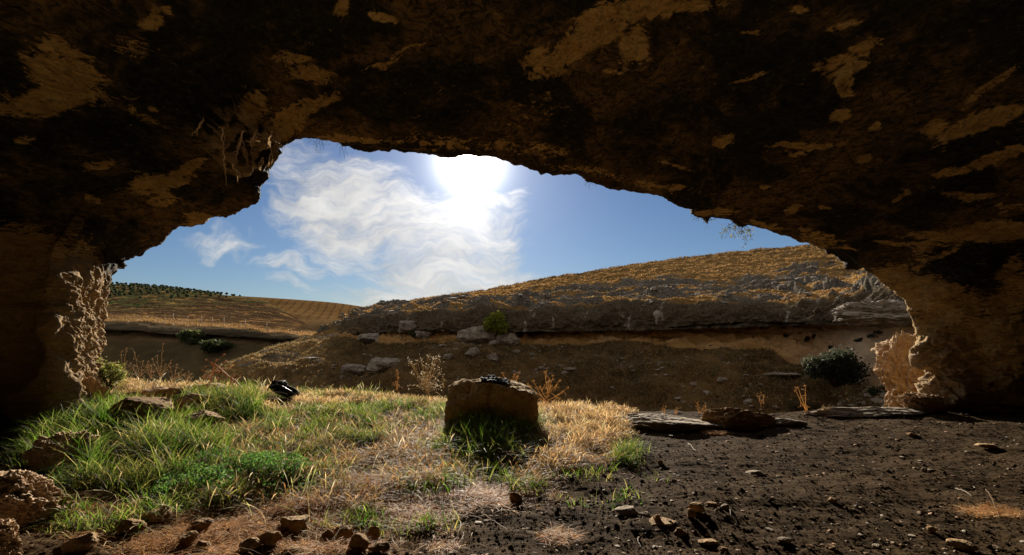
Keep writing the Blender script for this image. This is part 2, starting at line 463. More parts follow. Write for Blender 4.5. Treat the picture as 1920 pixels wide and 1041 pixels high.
KEYS = [(175, 800), (170, 661), (215, 482), (384, 419), (486, 377), (512, 290), (581, 258), (729, 280), (922, 289), (1096, 338), (1295, 400), (1417, 423), (1564, 468), (1669, 540), (1712, 596), (1757, 716), (1722, 800)]
KI = [min(range(len(TR)), key=lambda i: (TR[i][0] - k[0])**2 + (TR[i][1] - k[1])**2) for k in KEYS]
KI[1] = TR.index((169, 661))
LY = [9.4, 9.4, 9.3, 9.1, 8.9, 8.9, 9.2, 9.7, 10, 10.1, 10.1, 10.1, 10.2, 10.2, 10.2, 10.0, 9.7]
RING1 = [(100, 870, 7.0), (95, 640, 7.0), (112, 490, 7.3), (290, 350, 7.4), (420, 300, 7.6), (455, 220, 7.4), (540, 170, 7.4), (720, 150, 7.6), (920, 150, 7.8), (1130, 200, 7.9), (1360, 270, 8), (1500, 320, 8.2), (1650, 400, 8.4), (1760, 480, 8.7), (1850, 580, 9), (1875, 690, 9.1), (1860, 800, 9.3)]
RING2 = [(-40, 880, 7.3), (-60, 650, 7.2), (-60, 480, 7.0), (120, 230, 6.2), (250, 150, 6.0), (330, 60, 5.8), (450, 0, 5.6), (680, -30, 5.6), (900, -40, 5.6), (1170, 0, 5.6), (1450, 60, 5.7), (1650, 130, 6), (1850, 230, 6.4), (2000, 380, 7), (2080, 530, 7.6), (2110, 680, 8), (2110, 800, 8.4)]
RING3 = [(-8.8, 3, -.6), (-9, 3, 1.2), (-9, 3, 3), (-7.5, 2.5, 4.6), (-6, 2.5, 5.1), (-4.5, 2.2, 5.4), (-3, 2, 5.6), (-1.5, 2, 5.8), (0, 2, 5.9), (1.7, 2, 5.9), (3.8, 2, 5.7), (5.5, 2, 5.4), (7.5, 2.3, 5), (9.5, 2.7, 4), (11, 3, 2.8), (11.5, 3.5, 1.2), (11.5, 4, -.6)]
nT = 1150
tk = np.linspace(0, len(KEYS) - 1, nT)
TRa = np.array(TR, float)
# densify the traced edge so that every key segment follows it
fine2 = np.zeros((nT, 2))
for i, t in enumerate(tk):
    k = min(int(t), len(KEYS) - 2); f = t - k
    seg = TRa[KI[k]:KI[k + 1] + 1]
    L = np.concatenate([[0], np.cumsum(np.linalg.norm(np.diff(seg, axis=0), axis=1))])
    s = f * L[-1]
    fine2[i] = (np.interp(s, L, seg[:, 0]), np.interp(s, L, seg[:, 1]))
ly = crom(np.array(LY, float), tk)
lip = np.stack([(fine2[:, 0] - 960) / F * ly, ly, CAMH + (620 - fine2[:, 1]) / F * ly], -1)
ctr = np.array([.6, 0, 2.0])
def outward(L, d, dyy):
    v = L - ctr; v[:, 1] = 0; v /= np.linalg.norm(v, axis=1)[:, None]
    return L + v * d + np.array([0, dyy, 0])
kT = np.arange(len(KEYS))
def ringworld(r): return crom(np.array(r, float), tk)
r1 = ringworld([P(*q) for q in RING1]); r2 = ringworld([P(*q) for q in RING2]); r3 = ringworld(RING3)
sm = lambda A, n: np.stack([np.convolve(np.pad(A[:, j], n, 'edge'), np.ones(2 * n + 1) / (2 * n + 1), 'valid') for j in range(3)], 1)
lips = sm(lip, 20)
oA = outward(lips, .35, .35); oB = outward(sm(lip, 40), 1.4, 1.0); oC = outward(sm(lip, 60), 9, 2.2)
r4 = r3 + np.array([0, -8, .3]); r5 = r3 * np.array([.8, 1, .7]) + np.array([0, -12, 0]); r6 = r5.copy(); r6[:, 2] = -.8; r6[:, 1] -= .6
rings = np.stack([oC, oB, oA, lip, r1, r2, r3, r4, r5, r6])   # lip index 3
tv = np.concatenate([np.linspace(0, 2, 14, endpoint=False), np.linspace(2, 3, 26, endpoint=False), 3 + np.linspace(0, 1, 190, endpoint=False)**1.25,
                     np.linspace(4, 5, 190, endpoint=False), np.linspace(5, 6, 60, endpoint=False), np.linspace(6, 9, 36)])
G = crom(rings, tv)
# keep the stretch next to the lip following the traced edge
wl = np.clip(1 - np.abs(tv - 3) / 1.0, 0, 1)
det = lip - lips
ppx = lambda A: (960 + F * A[..., 0] / np.maximum(A[..., 1], .3), 620 - F * (A[..., 2] - CAMH) / np.maximum(A[..., 1], .3))
N = grid_normals(G)
cen = np.array([.5, 2, 2.0])
flip = np.sign(((cen - G) * N).sum(-1)); flip[tv < 3] = flip[np.argmax(tv >= 3.2)][None]
N = N * np.where(flip == 0, 1, flip)[..., None]        # pointing to the inside of the cave
gx, gy = ppx(G)
dl = np.abs(tv - 3)[:, None] * np.ones((1, nT))
wbig = sst(dl, .05, .7)
pn = G
big = fbm(pn * np.array([.55, .55, .8]), 3, 3) * .34 + ridged(pn * np.array([.9, .9, 1.3]) + 4, 2, 5) * .08
strat = pn.copy(); strat = pn @ np.array([[1, 0, .25], [0, 1, 0], [-.25, 0, 1]]).T
med = ridged(strat * np.array([1.3, 1.3, 2.6]), 4, 11, .5) * .055
fin = fbm(pn * 6.0, 4, 21, .55) * .035
crag = (sst(-np.abs(gx - 140), -75, -35) * sst(gy, 470, 520) * (gx < 230)) * (tv[:, None] > 2.6) * (tv[:, None] < 4.3)
# broken shreds of crust hanging from the left bulge
shred = sst(-np.hypot((gx - 455) / 70, (gy - 270) / 60), -1.2, -.6) * (tv[:, None] > 3)
cragfoot = sst(-np.hypot((gx - 1765) / 60, (gy - 705) / 85), -1.3, -.7) * (tv[:, None] > 2.6)
rr = ridged(pn * np.array([4.2, 2.6, 2.2]), 4, 31, .55)
cr2 = ridged(pn * np.array([2.2, 1.6, 3.0]), 4, 51, .55)
D = -(wbig * big) - med * (.25 + .75 * wbig) - fin * (.5 + .5 * wbig)
D = D * (1 - crag * .6) + crag * (rr * .085 - .04 + cr2 * .06 + ridged(pn * np.array([9, 6, 4.5]), 3, 57, .5) * .022) * sst(dl, 0.0, .1) + shred * np.clip(rr, .4, 2) * .12 + cragfoot * (cr2 * .13)
inw = N * D[..., None]
G2 = G + inw
# crag of the rim itself
jag = fbm(pn * np.array([5.0, 1.0, 5.0]), 3, 41, .6) * .03 * sst(-dl, -.35, -.05)
G2 = G2 + N * jag[..., None]
G2[:, :, 0] += 0
mg = G2.copy()
# stain pattern: where the soot has flaked away to ochre stone
OCH = [(120, 145, 85, 48, 28, 1), (95, 188, 110, 26, -4, 1), (100, 100, 30, 30, 0, .8), (300, 32, 16, 26, 20, .9), (285, 48, 24, 10, 0, .8), (45, 262, 22, 9, 0, .9), (190, 306, 28, 9, -8, .9), (295, 342, 62, 15, -8, 1),
       (345, 318, 44, 10, -22, 1), (300, 352, 24, 15, 0, 1), (170, 375, 10, 8, 0, .9), (310, 372, 45, 12, -10, .75), (372, 412, 30, 12, 0, .9), (560, 205, 70, 14, -22, 1), (600, 190, 34, 13, -10, .9),
       (535, 235, 45, 22, -40, 1), (470, 200, 28, 38, 30, .85), (580, 142, 48, 15, 8, .9), (548, 108, 35, 16, 10, .75), (640, 15, 18, 24, 20, .9), (270, 215, 40, 10, 30, .6), (296, 205, 16, 7, 0, .8), (205, 300, 12, 6, 0, .8),
       (250, 90, 40, 26, 0, .5), (1080, 85, 105, 26, -35, 1), (1130, 45, 75, 32, -28, 1), (1205, 18, 110, 26, -8, 1), (1040, 125, 36, 15, 10, 1), (1190, 85, 26, 36, 20, 1), (1005, 105, 36, 20, -35, .9),
       (725, 38, 24, 6, 22, .9), (745, 105, 70, 4, -26, .8), (722, 122, 16, 6, 0, .8), (1150, 132, 18, 5, -10, .8), (1300, 12, 60, 12, -5, .8), (1580, 122, 52, 18, -6, 1), (1588, 155, 20, 26, 10, 1), (1622, 88, 22, 14, -20, .9),
       (1572, 215, 20, 13, -28, 1), (1590, 47, 40, 7, -22, .85), (1495, 15, 15, 8, -20, .8), (1412, 60, 18, 5, -12, .9), (1408, 148, 38, 5, -22, .9), (1356, 262, 22, 9, -12, 1), (1520, 272, 72, 7, -4, 1), (1500, 286, 30, 5, -10, .8),
       (1622, 298, 14, 8, 0, .95), (1636, 241, 17, 8, -10, .9), (1274, 312, 26, 4, 8, .9), (1440, 347, 12, 4, 0, .9), (1486, 392, 26, 5, -8, .95), (1550, 386, 16, 4, 0, .9), (1690, 368, 24, 6, -24, 1),
       (1270, 360, 18, 7, 0, .8), (1340, 400, 46, 9, 0, .9), (1760, 240, 30, 13, -30, .9), (1850, 230, 90, 20, -22, 1), (1862, 160, 60, 9, -42, .8), (1776, 320, 28, 8, -22, .95), (1835, 308, 70, 12, -18, 1), (1905, 285, 45, 11, -15, 1),
       (1822, 368, 54, 7, 0, .95), (1860, 432, 85, 20, -4, 1.1), (1765, 441, 65, 7, -3, 1), (1715, 458, 75, 5, -4, .9), (1900, 390, 30, 6, 0, .8), (1540, 450, 60, 10, 18, .7), (1430, 425, 30, 5, 0, .7),
       (1750, 560, 115, 38, 14, 1.1), (1690, 535, 60, 30, 30, 1), (1905, 560, 60, 30, -20, .95), (1760, 660, 60, 100, 0, 1.1), (1850, 650, 100, 70, 0, 1.15), (1900, 520, 30, 40, 0, .9), (1765, 480, 60, 10, -30, .8), (1730, 470, 24, 20, 0, .7),
       (1860, 730, 90, 50, 0, .95), (15, 500, 110, 70, 0, 1.35), (50, 620, 110, 90, 0, 1.3), (150, 620, 60, 160, 0, 1.1), (40, 740, 110, 100, 0, 1.15), (165, 760, 60, 80, 0, 1), (880, 272, 200, 14, 3, .5), (640, 262, 70, 8, 0, .8), (1150, 330, 150, 8, 12, .5), (1010, 200, 60, 30, 0, .3)]
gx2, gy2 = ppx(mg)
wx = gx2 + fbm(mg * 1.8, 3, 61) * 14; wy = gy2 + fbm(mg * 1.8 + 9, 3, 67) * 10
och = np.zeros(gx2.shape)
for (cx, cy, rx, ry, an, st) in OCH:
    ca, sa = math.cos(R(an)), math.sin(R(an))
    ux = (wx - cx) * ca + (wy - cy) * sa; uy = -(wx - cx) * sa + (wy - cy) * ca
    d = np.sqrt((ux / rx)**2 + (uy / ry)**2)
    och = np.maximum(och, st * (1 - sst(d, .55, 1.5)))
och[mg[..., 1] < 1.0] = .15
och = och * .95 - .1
crust = np.clip(crag * sst(rr, .25, .9) + shred * sst(rr, .95, 1.15) + cragfoot * sst(cr2, .2, .8) + sst(-dl, -.03, -.005) * .25, 0, 1)
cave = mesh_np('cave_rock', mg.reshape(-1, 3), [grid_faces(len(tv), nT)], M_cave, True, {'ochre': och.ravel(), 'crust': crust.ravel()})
tag(cave, 'dark sooty cave roof and walls framing the valley view', 'cave', kind='structure')

# ---------------------------------------------------------------- cave floor
EX = [-30, -9, -8, -5, -3, -1, .5, 2, 4, 6, 8, 12, 30]; EZ = [.6, .5, .46, .32, .2, .1, .0, -.08, -.1, -.03, .0, .05, .1]
def fh(X, Y, detail=True):
    X = np.asarray(X, float); Y = np.asarray(Y, float)
    z = np.interp(X, EX, EZ) * sst(Y, 4.5, 9.5)
    p = np.stack([X, Y, 0 * X], -1)
    lit = litmask(X, Y)
    z = z + fbm(p * .9, 3, 71) * .05 + fbm(p * 3.2 + 5, 3, 75) * .018 * (1 + lit)
    if detail: z = z + ridged(p * 11, 3, 79) * .004 + fbm(p * 22, 2, 83) * .005
    ye = 10.15 + fbm(p * np.array([.4, 0, 0]), 3, 87) * .35 - .5 * sst(X, 2, 5)
    o = np.maximum(Y - ye, 0)
    return z - o * .62 - np.minimum(o, .6) * .25
def ell_mask(px, py, L):
    m = np.zeros(np.shape(px))
    for (cx, cy, rx, ry, an, st) in L:
        ca, sa = math.cos(R(an)), math.sin(R(an))
        ux = (px - cx) * ca + (py - cy) * sa; uy = -(px - cx) * sa + (py - cy) * ca
        d = np.sqrt((ux / rx)**2 + (uy / ry)**2)
        m = np.maximum(m, st * (1 - sst(d, .6, 1.25)))
    return m
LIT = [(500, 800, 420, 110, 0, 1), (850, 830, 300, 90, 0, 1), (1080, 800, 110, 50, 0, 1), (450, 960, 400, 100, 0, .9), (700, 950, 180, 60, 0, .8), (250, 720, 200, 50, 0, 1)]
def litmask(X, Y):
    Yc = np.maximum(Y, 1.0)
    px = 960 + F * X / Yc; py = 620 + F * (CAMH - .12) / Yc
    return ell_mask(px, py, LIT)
ys = np.concatenate([np.linspace(-11, 2.4, 40, endpoint=False), np.geomspace(2.4, 11.5, 640, endpoint=False), np.geomspace(11.5, 34, 70)])
xs = np.concatenate([np.linspace(-34, -11, 30, endpoint=False), np.linspace(-11, 12, 760, endpoint=False), np.linspace(12, 34, 30)])
XX, YY = np.meshgrid(xs, ys)
ZZ = fh(XX, YY)
floor = mesh_np('cave_floor', np.stack([XX, YY, ZZ], -1).reshape(-1, 3), [grid_faces(len(ys), len(xs))], M_soil, True, {'litter': litmask(XX, YY).ravel()})
tag(floor, 'dark trodden earth floor of the cave sloping to its mouth', 'ground', kind='structure')
_fl = []
def ground_pt(px, py, dz=0.0):
    if not _fl:
        me_ = floor.data; _fl.append(BVHTree.FromPolygons([v.co.copy() for v in me_.vertices], [tuple(p.vertices) for p in me_.polygons]))
    d_ = Vector(((px - 960) / F, 1, (620 - py) / F)).normalized()
    l_ = _fl[0].ray_cast(Vector((0, 0, CAMH)), d_)[0]
    if l_ is not None and l_.y < 10.6: return l_ + Vector((0, 0, dz))
    Y_ = 10.1; return Vector(((px - 960) / F * Y_, Y_, float(fh((px - 960) / F * Y_, Y_, False))))
def ground_pt_old(px, py, dz=0.0):
    Y = (CAMH) * F / (py - 620)
    for _ in range(30):
        Y = .5 * Y + .5 * (CAMH - float(fh((px - 960) / F * Y, Y, False))) * F / (py - 620)
    X = (px - 960) / F * Y
    return Vector((X, Y, float(fh(X, Y)) + dz))

# wide ground sheet
gs = np.array([(-3000, -400, -14.5), (3000, -400, -14.5), (3000, 4500, -14.5), (-3000, 4500, -14.5)], float)
g = mesh_np('ground', gs, [np.array([[0, 1, 2, 3]])], M_orch, False, {'ring': np.full(4, 1.0)})
tag(g, 'valley bottom far below the cave', 'ground', kind='structure')

# ---------------------------------------------------------------- hills
def loft(name, rr_, mat, nc, per, dispf, extra=None, label=None):
    C = np.array([[P(*q) for q in ring] for ring in rr_])
    tc = np.linspace(0, C.shape[1] - 1, nc)
    tr = np.concatenate([np.linspace(i, i + 1, per[i], endpoint=False) for i in range(len(rr_) - 1)] + [[len(rr_) - 1.0]])
    A = lin(C, tr) * .35 + crom(C, tr) * .65
    A = crom(A.transpose(1, 0, 2), tc).transpose(1, 0, 2)
    Nn = grid_normals(A); Nn *= np.sign(Nn[..., 2:3] + .001 - Nn[..., 1:2] * .3)
    ring = tr[:, None] * np.ones((1, nc)); cc = tc[None] * np.ones((len(tr), 1))
    A = A + Nn * dispf(A, ring, cc)[..., None]
    at = {'ring': ring.ravel()}
    if extra:
        for k, f in extra.items(): at[k] = f(A, ring, cc).ravel()
    o = mesh_np(name, A.reshape(-1, 3), [grid_faces(len(tr), nc)], mat, True, at)
    tag(o, label, 'hill', kind='structure')
    return o, A, ring, cc
HR = [
 [(300, 900, 27), (380, 880, 26), (700, 880, 23.5), (850, 880, 22), (1000, 880, 21), (1200, 880, 20.5), (1400, 880, 19.5), (1560, 880, 18.5), (1720, 880, 17), (2300, 900, 15)],
 [(380, 712, 46), (450, 696, 40), (650, 740, 31.5), (820, 755, 28.5), (1000, 755, 27.5), (1200, 760, 26.5), (1400, 765, 24.5), (1560, 775, 22.5), (1720, 785, 19), (2300, 800, 17)],
 [(450, 690, 54), (540, 661, 46), (700, 690, 36), (850, 695, 32.5), (1000, 692, 32), (1200, 695, 31), (1400, 700, 28.5), (1530, 715, 25), (1700, 768, 19.8), (2300, 770, 18)],
 [(560, 650, 60), (612, 635, 51), (710, 645, 42), (850, 652, 37.5), (1020, 654, 36.5), (1200, 656, 35.5), (1400, 652, 32.5), (1560, 704, 26.5), (1722, 764, 20.6), (2300, 760, 18.5)],
 [(580, 645, 61), (618, 629, 53), (710, 632, 44), (850, 630, 39.5), (1020, 627, 38.6), (1200, 626, 37.6), (1400, 620, 34.8), (1560, 620, 29.5), (1715, 618, 23), (2300, 600, 20)],
 [(585, 643, 61), (622, 626, 52.5), (712, 626, 43), (850, 623, 38), (1020, 621, 36.6), (1200, 620, 35.6), (1400, 613, 32.6), (1560, 611, 27.2), (1712, 606, 21.2), (2300, 590, 18.5)],
 [(600, 636, 62), (640, 611, 54), (720, 600, 44), (850, 592, 39), (1020, 588, 37.5), (1200, 580, 36.5), (1400, 578, 33.5), (1560, 572, 28.5), (1710, 563, 22.5), (2300, 540, 19.5)],
 [(650, 612, 74), (680, 592, 66), (760, 580, 60), (870, 572, 54), (1020, 560, 52), (1200, 552, 51), (1400, 546, 48), (1560, 536, 44), (1700, 520, 40), (2300, 480, 36)],
 [(690, 592, 95), (705, 583, 88), (790, 571, 84), (880, 562, 80), (1020, 542, 78), (1200, 518, 77), (1400, 498, 76), (1560, 484, 74), (1720, 470, 72), (2300, 410, 70)],
 [(705, 586, 118), (716, 579, 112), (800, 567, 110), (890, 555, 108), (1015, 532, 107), (1190, 503, 106), (1390, 478, 106), (1560, 464, 106), (1730, 452, 106), (2300, 390, 106)],
 [(740, 600, 190), (750, 595, 190), (820, 590, 190), (900, 580, 190), (1020, 560, 190), (1190, 530, 190), (1390, 510, 190), (1560, 500, 190), (1730, 490, 190), (2300, 440, 190)]]
def ledgef(ring, cc):
    w_ = fbm(np.stack([cc * .55 + 3, ring * .8, 0 * cc], -1), 3, 191) * 1.5 + fbm(np.stack([cc * 5, ring * 5, 0 * cc + 4], -1), 3, 193) * .28 + cc * .35
    ph = ring * 5.2 + w_
    am = np.clip(.5 + fbm(np.stack([cc * 1.3 + 9, ring * 3.0, 0 * cc], -1), 2, 195) * 1.6, 0, 1.2) * sst(ring, 5.95, 6.1) * (1 - sst(ring, 7.3, 7.8) * .75) * (1 - sst(ring, 8.9, 9))
    return ph - np.floor(ph), am
def bandf_old(A, ring, cc):
    q = np.stack([cc * 1.9 + 3, ring * 9 + cc * .7, 0 * cc], -1)
    return fbm(q, 4, 163, .6) - .03 + .22 * sst(ring, 7.0, 7.6) - .25 * sst(ring, 8.45, 8.7)
def bandf(A, ring, cc):
    f, am = ledgef(ring, cc)
    return bandf_old(A, ring, cc) * .5 + .16 - am * .75 * (1 - sst(f, .30, .42)) * sst(f, -.05, .02)
def hill_disp(A, ring, cc):
    sc = .5 + A[..., 1:2][..., 0] / 110
    up = sst(ring, 5.7, 6.3) * (1 - sst(ring, 8.6, 9.0))
    cl = sst(ring, 2.95, 3.1) * (1 - up)
    base = fbm(A * .16, 3, 101) * (.5 - .32 * up) * (1 - sst(ring, 8.5, 9) * .7)
    strat = ridged(A * np.array([.16, .10, 1.3]) + 3, 4, 107) * (.16 + .12 * up) + ledgef(ring, cc)[1] * (sst(ledgef(ring, cc)[0], 0, .3) - ledgef(ring, cc)[0]) * .85 / np.maximum(sc, .1)
    rk = ridged(A * np.array([.5, .5, .9]), 4, 111, .55)
    lo = (1 - sst(ring, 2.7, 3)) 
    return base * (1 - .5 * cl) + strat * sc + rk * (.13 + .16 * cl * (1 - sst(cc, 5.5, 7.5) * sst(-ring, -4.8, -4.2)) + .07 * lo) + fbm(A * 1.6, 4, 117, .6) * .12
hill, HA, Hr, Hc = loft('hillside', HR, M_hill, 1100, [26, 40, 50, 34, 12, 50, 170, 120, 70, 12], hill_disp,
    {'pale': lambda A, r, c: sst(c, 6.2, 7.6), 'band': bandf, 'nose': lambda A, r, c: (1 - sst(c + fbm(A * .3, 2, 5) * .3, .9, 1.9)) * (1 - sst(r, 5, 6))},
    'sunlit rocky hillside of dry grass above a shaded cliff band')
LR = [
 [(-500, 860, 55), (180, 860, 55), (300, 860, 55), (450, 860, 54), (560, 860, 54), (640, 860, 54), (760, 860, 54)],
 [(-500, 700, 66), (180, 712, 66), (300, 712, 65), (450, 712, 64), (560, 712, 64), (640, 712, 64), (760, 712, 64)],
 [(-500, 640, 76), (180, 640, 75), (300, 640, 74), (450, 645, 74), (560, 655, 74), (640, 660, 74), (760, 665, 74)],
 [(-500, 622, 78), (180, 625, 77), (300, 630, 76.5), (450, 636, 76), (560, 645, 76), (640, 650, 76), (760, 655, 76)],
 [(-500, 617, 76), (180, 621, 75), (300, 626, 74.5), (450, 632, 74), (560, 641, 74), (640, 647, 74), (760, 652, 74)],
 [(-500, 600, 79), (180, 609, 78), (300, 612, 77), (450, 621, 76.5), (560, 631, 76), (640, 640, 76), (760, 645, 76)],
 [(-500, 588, 112), (180, 597, 112), (300, 603, 110), (420, 614, 108), (540, 624, 106), (625, 633, 104), (760, 642, 100)],
 [(-500, 560, 230), (180, 574, 230), (300, 576, 225), (430, 588, 215), (530, 604, 200), (612, 627, 180), (760, 648, 160)],
 [(-500, 500, 420), (180, 532, 420), (300, 539, 415), (430, 555, 405), (500, 566, 380), (600, 622, 300), (760, 655, 260)],
 [(-500, 540, 620), (180, 560, 620), (300, 565, 620), (430, 575, 620), (500, 590, 600), (600, 640, 400), (760, 665, 400)]]
def far_disp(A, ring, cc):
    s = A[..., 1] / 100
    return fbm(A * .05, 3, 131) * .5 * s * (1 - sst(ring, 7.5, 8)) * .7 + ridged(A * np.array([.15, .15, .8]), 4, 137) * .22 + fbm(A * .5, 3, 139) * .18
orch, OA, Or, Oc = loft('far_hill', LR, M_orch, 700, [10, 40, 24, 6, 18, 60, 60, 70, 8], far_disp, None, 'distant hill with olive orchard above a brown field')
MR = [
 [(300, 680, 330), (500, 672, 330), (620, 665, 320), (715, 655, 320), (850, 650, 320)],
 [(300, 600, 520), (480, 602, 500), (580, 606, 480), (680, 600, 470), (850, 600, 470)],
 [(300, 548, 760), (480, 557, 740), (620, 567, 720), (715, 580, 700), (850, 594, 700)],
 [(300, 590, 1000), (480, 590, 1000), (620, 590, 1000), (715, 595, 1000), (850, 600, 1000)]]
mh, MA, Mr, Mc = loft('ploughed_hill', MR, M_plough, 260, [60, 80, 6], lambda A, r, c: fbm(A * .006, 3, 141) * 7 * (1 - sst(r, 1.5, 2)), None, 'distant golden hill combed with plough rows')

def bvh_of(o): return BVHTree.FromPolygons([v.co.copy() for v in o.data.vertices], [tuple(p.vertices) for p in o.data.polygons])
bv_h = bvh_of(hill); bv_o = bvh_of(orch)
def hit(bv, px, py):
    d = Vector(((px - 960) / F, 1, (620 - py) / F)).normalized()
    loc, n, i, dist = bv.ray_cast(Vector((0, 0, CAMH)), d)
    return loc, n

# ---------------------------------------------------------------- vegetation in bulk
def blades(pos, h, wd, lean, colr, prof=(1, .8, .5, 0), bend=1.8, yaw=None):
    n = len(pos); k = len(prof)
    th = rng.uniform(0, 2 * np.pi, n) if yaw is None else yaw
    ph = rng.uniform(0, np.pi, n)
    dirn = np.stack([np.cos(th), np.sin(th), np.zeros(n)], -1)
    sidev = np.stack([np.cos(ph), np.sin(ph), np.zeros(n)], -1)
    V = []; C = []
    for i, pr in enumerate(prof):
        t = i / (k - 1)
        c = pos + np.array([0, 0, 1]) * (h * t * (1 - .55 * np.minimum(lean, 1.5) * t))[:, None] + dirn * (h * lean * t**bend)[:, None]
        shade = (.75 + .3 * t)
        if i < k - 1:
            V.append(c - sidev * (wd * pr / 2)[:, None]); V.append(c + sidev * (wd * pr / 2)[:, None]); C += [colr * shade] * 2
        else:
            V.append(c); C.append(colr * shade)
    V = np.stack(V, 1); C = np.stack(C, 1); m = V.shape[1]
    b = np.arange(n)[:, None] * m
    q = np.concatenate([b + np.array([[2 * i, 2 * i + 1, 2 * i + 3, 2 * i + 2]]) for i in range(k - 2)])
    t3 = b + np.array([[2 * (k - 2), 2 * (k - 2) + 1, m - 1]])
    return V.reshape(-1, 3), q, t3, C.reshape(-1, 3)
EXC = [(527, 757, 30, 14, 0, 1), (252, 803, 52, 16, 0, .9), (370, 812, 36, 16, 0, .9), (350, 768, 32, 12, 0, .95), (322, 752, 18, 9, 0, 1), (285, 752, 30, 10, 0, .9), (380, 742, 36, 8, 0, .8)]
def scatter(L, dens, clump=1.5, thr=.0, seed=200, xr=(-10, 6), yr=(3.1, 10.6), cs=1.0, off=.55):
    n = int(dens * (xr[1] - xr[0]) * (yr[1] - yr[0]))
    X = rng.uniform(*xr, n); Y = rng.uniform(*yr, n)
    z = fh(X, Y, False)
    px = 960 + F * X / Y; py = 620 + F * (CAMH - z) / Y
    m = ell_mask(px, py, L)
    nz = fbm(np.stack([X, Y, 0 * X], -1) * clump, 3, seed)
    p = m * np.clip(off + nz * 2.3 * cs, 0, 1.4)
    p = p * (1 - ell_mask(px, py, EXC))
    k = (rng.uniform(0, 1, n) < p) & (p > thr) & (px > -120) & (px < 2040) & (py < 1100)
    return np.stack([X[k], Y[k], z[k] - .01], -1), m[k], px[k], py[k]
def pick(cols, n, var=.25):
    cols = np.array(cols, float); i = rng.integers(0, len(cols), n)
    return cols[i] * rng.uniform(1 - var, 1 + var, (n, 1))
def hue(colr, pos, alt, amt=.6, fr=2.0, seed=301):
    f = np.clip(fbm(pos * fr, 3, seed) * 1.8 + .35, 0, 1)[:, None] * amt
    return colr * (1 - f) + np.array(alt) * f * (colr.mean(1, keepdims=True) / np.mean(alt))
def grass_obj(name, pos, h, wd, lean, colr, mat, label, cat, prof=(1, .8, .5, 0), bend=1.8):
    V, q, t, C = blades(pos, h, wd, lean, colr, prof, bend)
    o = mesh_np(name, V, [q, t], mat, True, {'tint': C})
    return tag(o, label, cat, kind='stuff')
GREEN = [(250, 850, 215, 95, 5, 1), (130, 850, 50, 60, 0, .9), (430, 765, 110, 30, 0, .9), (620, 805, 150, 42, 0, .85), (760, 778, 100, 24, 0, .7), (540, 870, 120, 50, 0, .6), (930, 812, 100, 34, 0, 1), (900, 850, 120, 30, 0, .7),
         (1180, 858, 42, 18, 0, .9), (820, 905, 230, 30, 0, .3), (1120, 915, 120, 40, 0, .16), (720, 985, 140, 28, 0, .28), (330, 930, 170, 50, 0, .55), (200, 960, 150, 50, 0, .45), (630, 742, 120, 12, 0, .6)]
pos, m, px, py = scatter(GREEN, 3600, 1.9)
n = len(pos)
h = rng.uniform(.08, .28, n) * (.5 + .9 * m); h[(px < 480) & (py < 900)] *= 1.5; h[(abs(px - 930) < 100)] *= 1.5
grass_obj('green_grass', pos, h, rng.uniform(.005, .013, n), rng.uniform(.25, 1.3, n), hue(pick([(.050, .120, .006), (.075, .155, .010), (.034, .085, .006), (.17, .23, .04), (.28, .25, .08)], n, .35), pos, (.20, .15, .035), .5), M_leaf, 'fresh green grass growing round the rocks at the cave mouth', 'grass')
STRAW = [(250, 712, 110, 26, 0, 1), (400, 722, 90, 16, 0, 1), (540, 752, 140, 26, 0, 1), (700, 745, 150, 18, 0, 1), (790, 745, 90, 28, 0, 1), (640, 790, 120, 26, 0, .5), (1080, 800, 105, 46, 6, 1.1), (1040, 850, 60, 40, 0, .7),
         (1130, 775, 60, 12, 0, 1), (560, 830, 100, 40, 0, .45), (870, 790, 30, 20, 0, .6)]
pos, m, px, py = scatter(STRAW, 4200, 2.2)
n = len(pos)
h = rng.uniform(.06, .17, n) * (.5 + .7 * m); h[(px > 980)] *= 1.35
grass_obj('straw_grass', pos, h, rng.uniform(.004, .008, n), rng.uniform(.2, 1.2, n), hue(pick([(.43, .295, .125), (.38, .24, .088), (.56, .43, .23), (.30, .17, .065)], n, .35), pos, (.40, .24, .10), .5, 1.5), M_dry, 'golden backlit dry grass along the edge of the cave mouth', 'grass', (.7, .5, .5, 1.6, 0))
RUST = [(600, 850, 260, 46, 0, .8), (760, 800, 180, 20, 0, .5), (830, 850, 200, 50, 0, 1), (560, 880, 120, 40, 0, .8), (980, 860, 110, 50, 0, .9), (650, 850, 200, 60, 0, .5), (420, 860, 200, 60, 0, .35), (600, 930, 260, 30, 0, .6), (480, 830, 60, 30, 0, .6), (700, 900, 200, 40, 0, .7), (1120, 850, 50, 25, 0, .5), (760, 815, 90, 25, 0, .5)]
pos, m, px, py = scatter(RUST, 4600, 1.8, cs=.7, off=.7)
n = len(pos)
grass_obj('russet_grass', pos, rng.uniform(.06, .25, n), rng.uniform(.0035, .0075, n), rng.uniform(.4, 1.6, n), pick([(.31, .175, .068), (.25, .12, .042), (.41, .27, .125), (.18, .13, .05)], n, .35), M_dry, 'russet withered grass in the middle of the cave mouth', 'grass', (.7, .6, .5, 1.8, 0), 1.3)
DEB = [(760, 930, 260, 40, 0, .8), (420, 1010, 260, 40, 0, .9), (300, 975, 200, 30, 0, .7), (600, 950, 170, 38, 0, 1), (470, 990, 130, 40, 0, .8), (330, 1015, 120, 30, 0, .9), (650, 1020, 100, 24, 0, .6), (760, 960, 120, 40, 0, .6), (820, 1010, 60, 25, 0, .8), (1045, 1010, 34, 18, 0, .8), (1845, 962, 50, 12, 0, 1), (1895, 965, 24, 8, 0, .8), (200, 985, 150, 30, 0, .5),
       (1340, 812, 26, 4, 0, .8), (1010, 935, 60, 16, 0, .25)]
pos, m, px, py = scatter(DEB, 7000, 2.2, yr=(3.1, 8), xr=(-6, 5), cs=.5, off=.7)
n = len(pos)
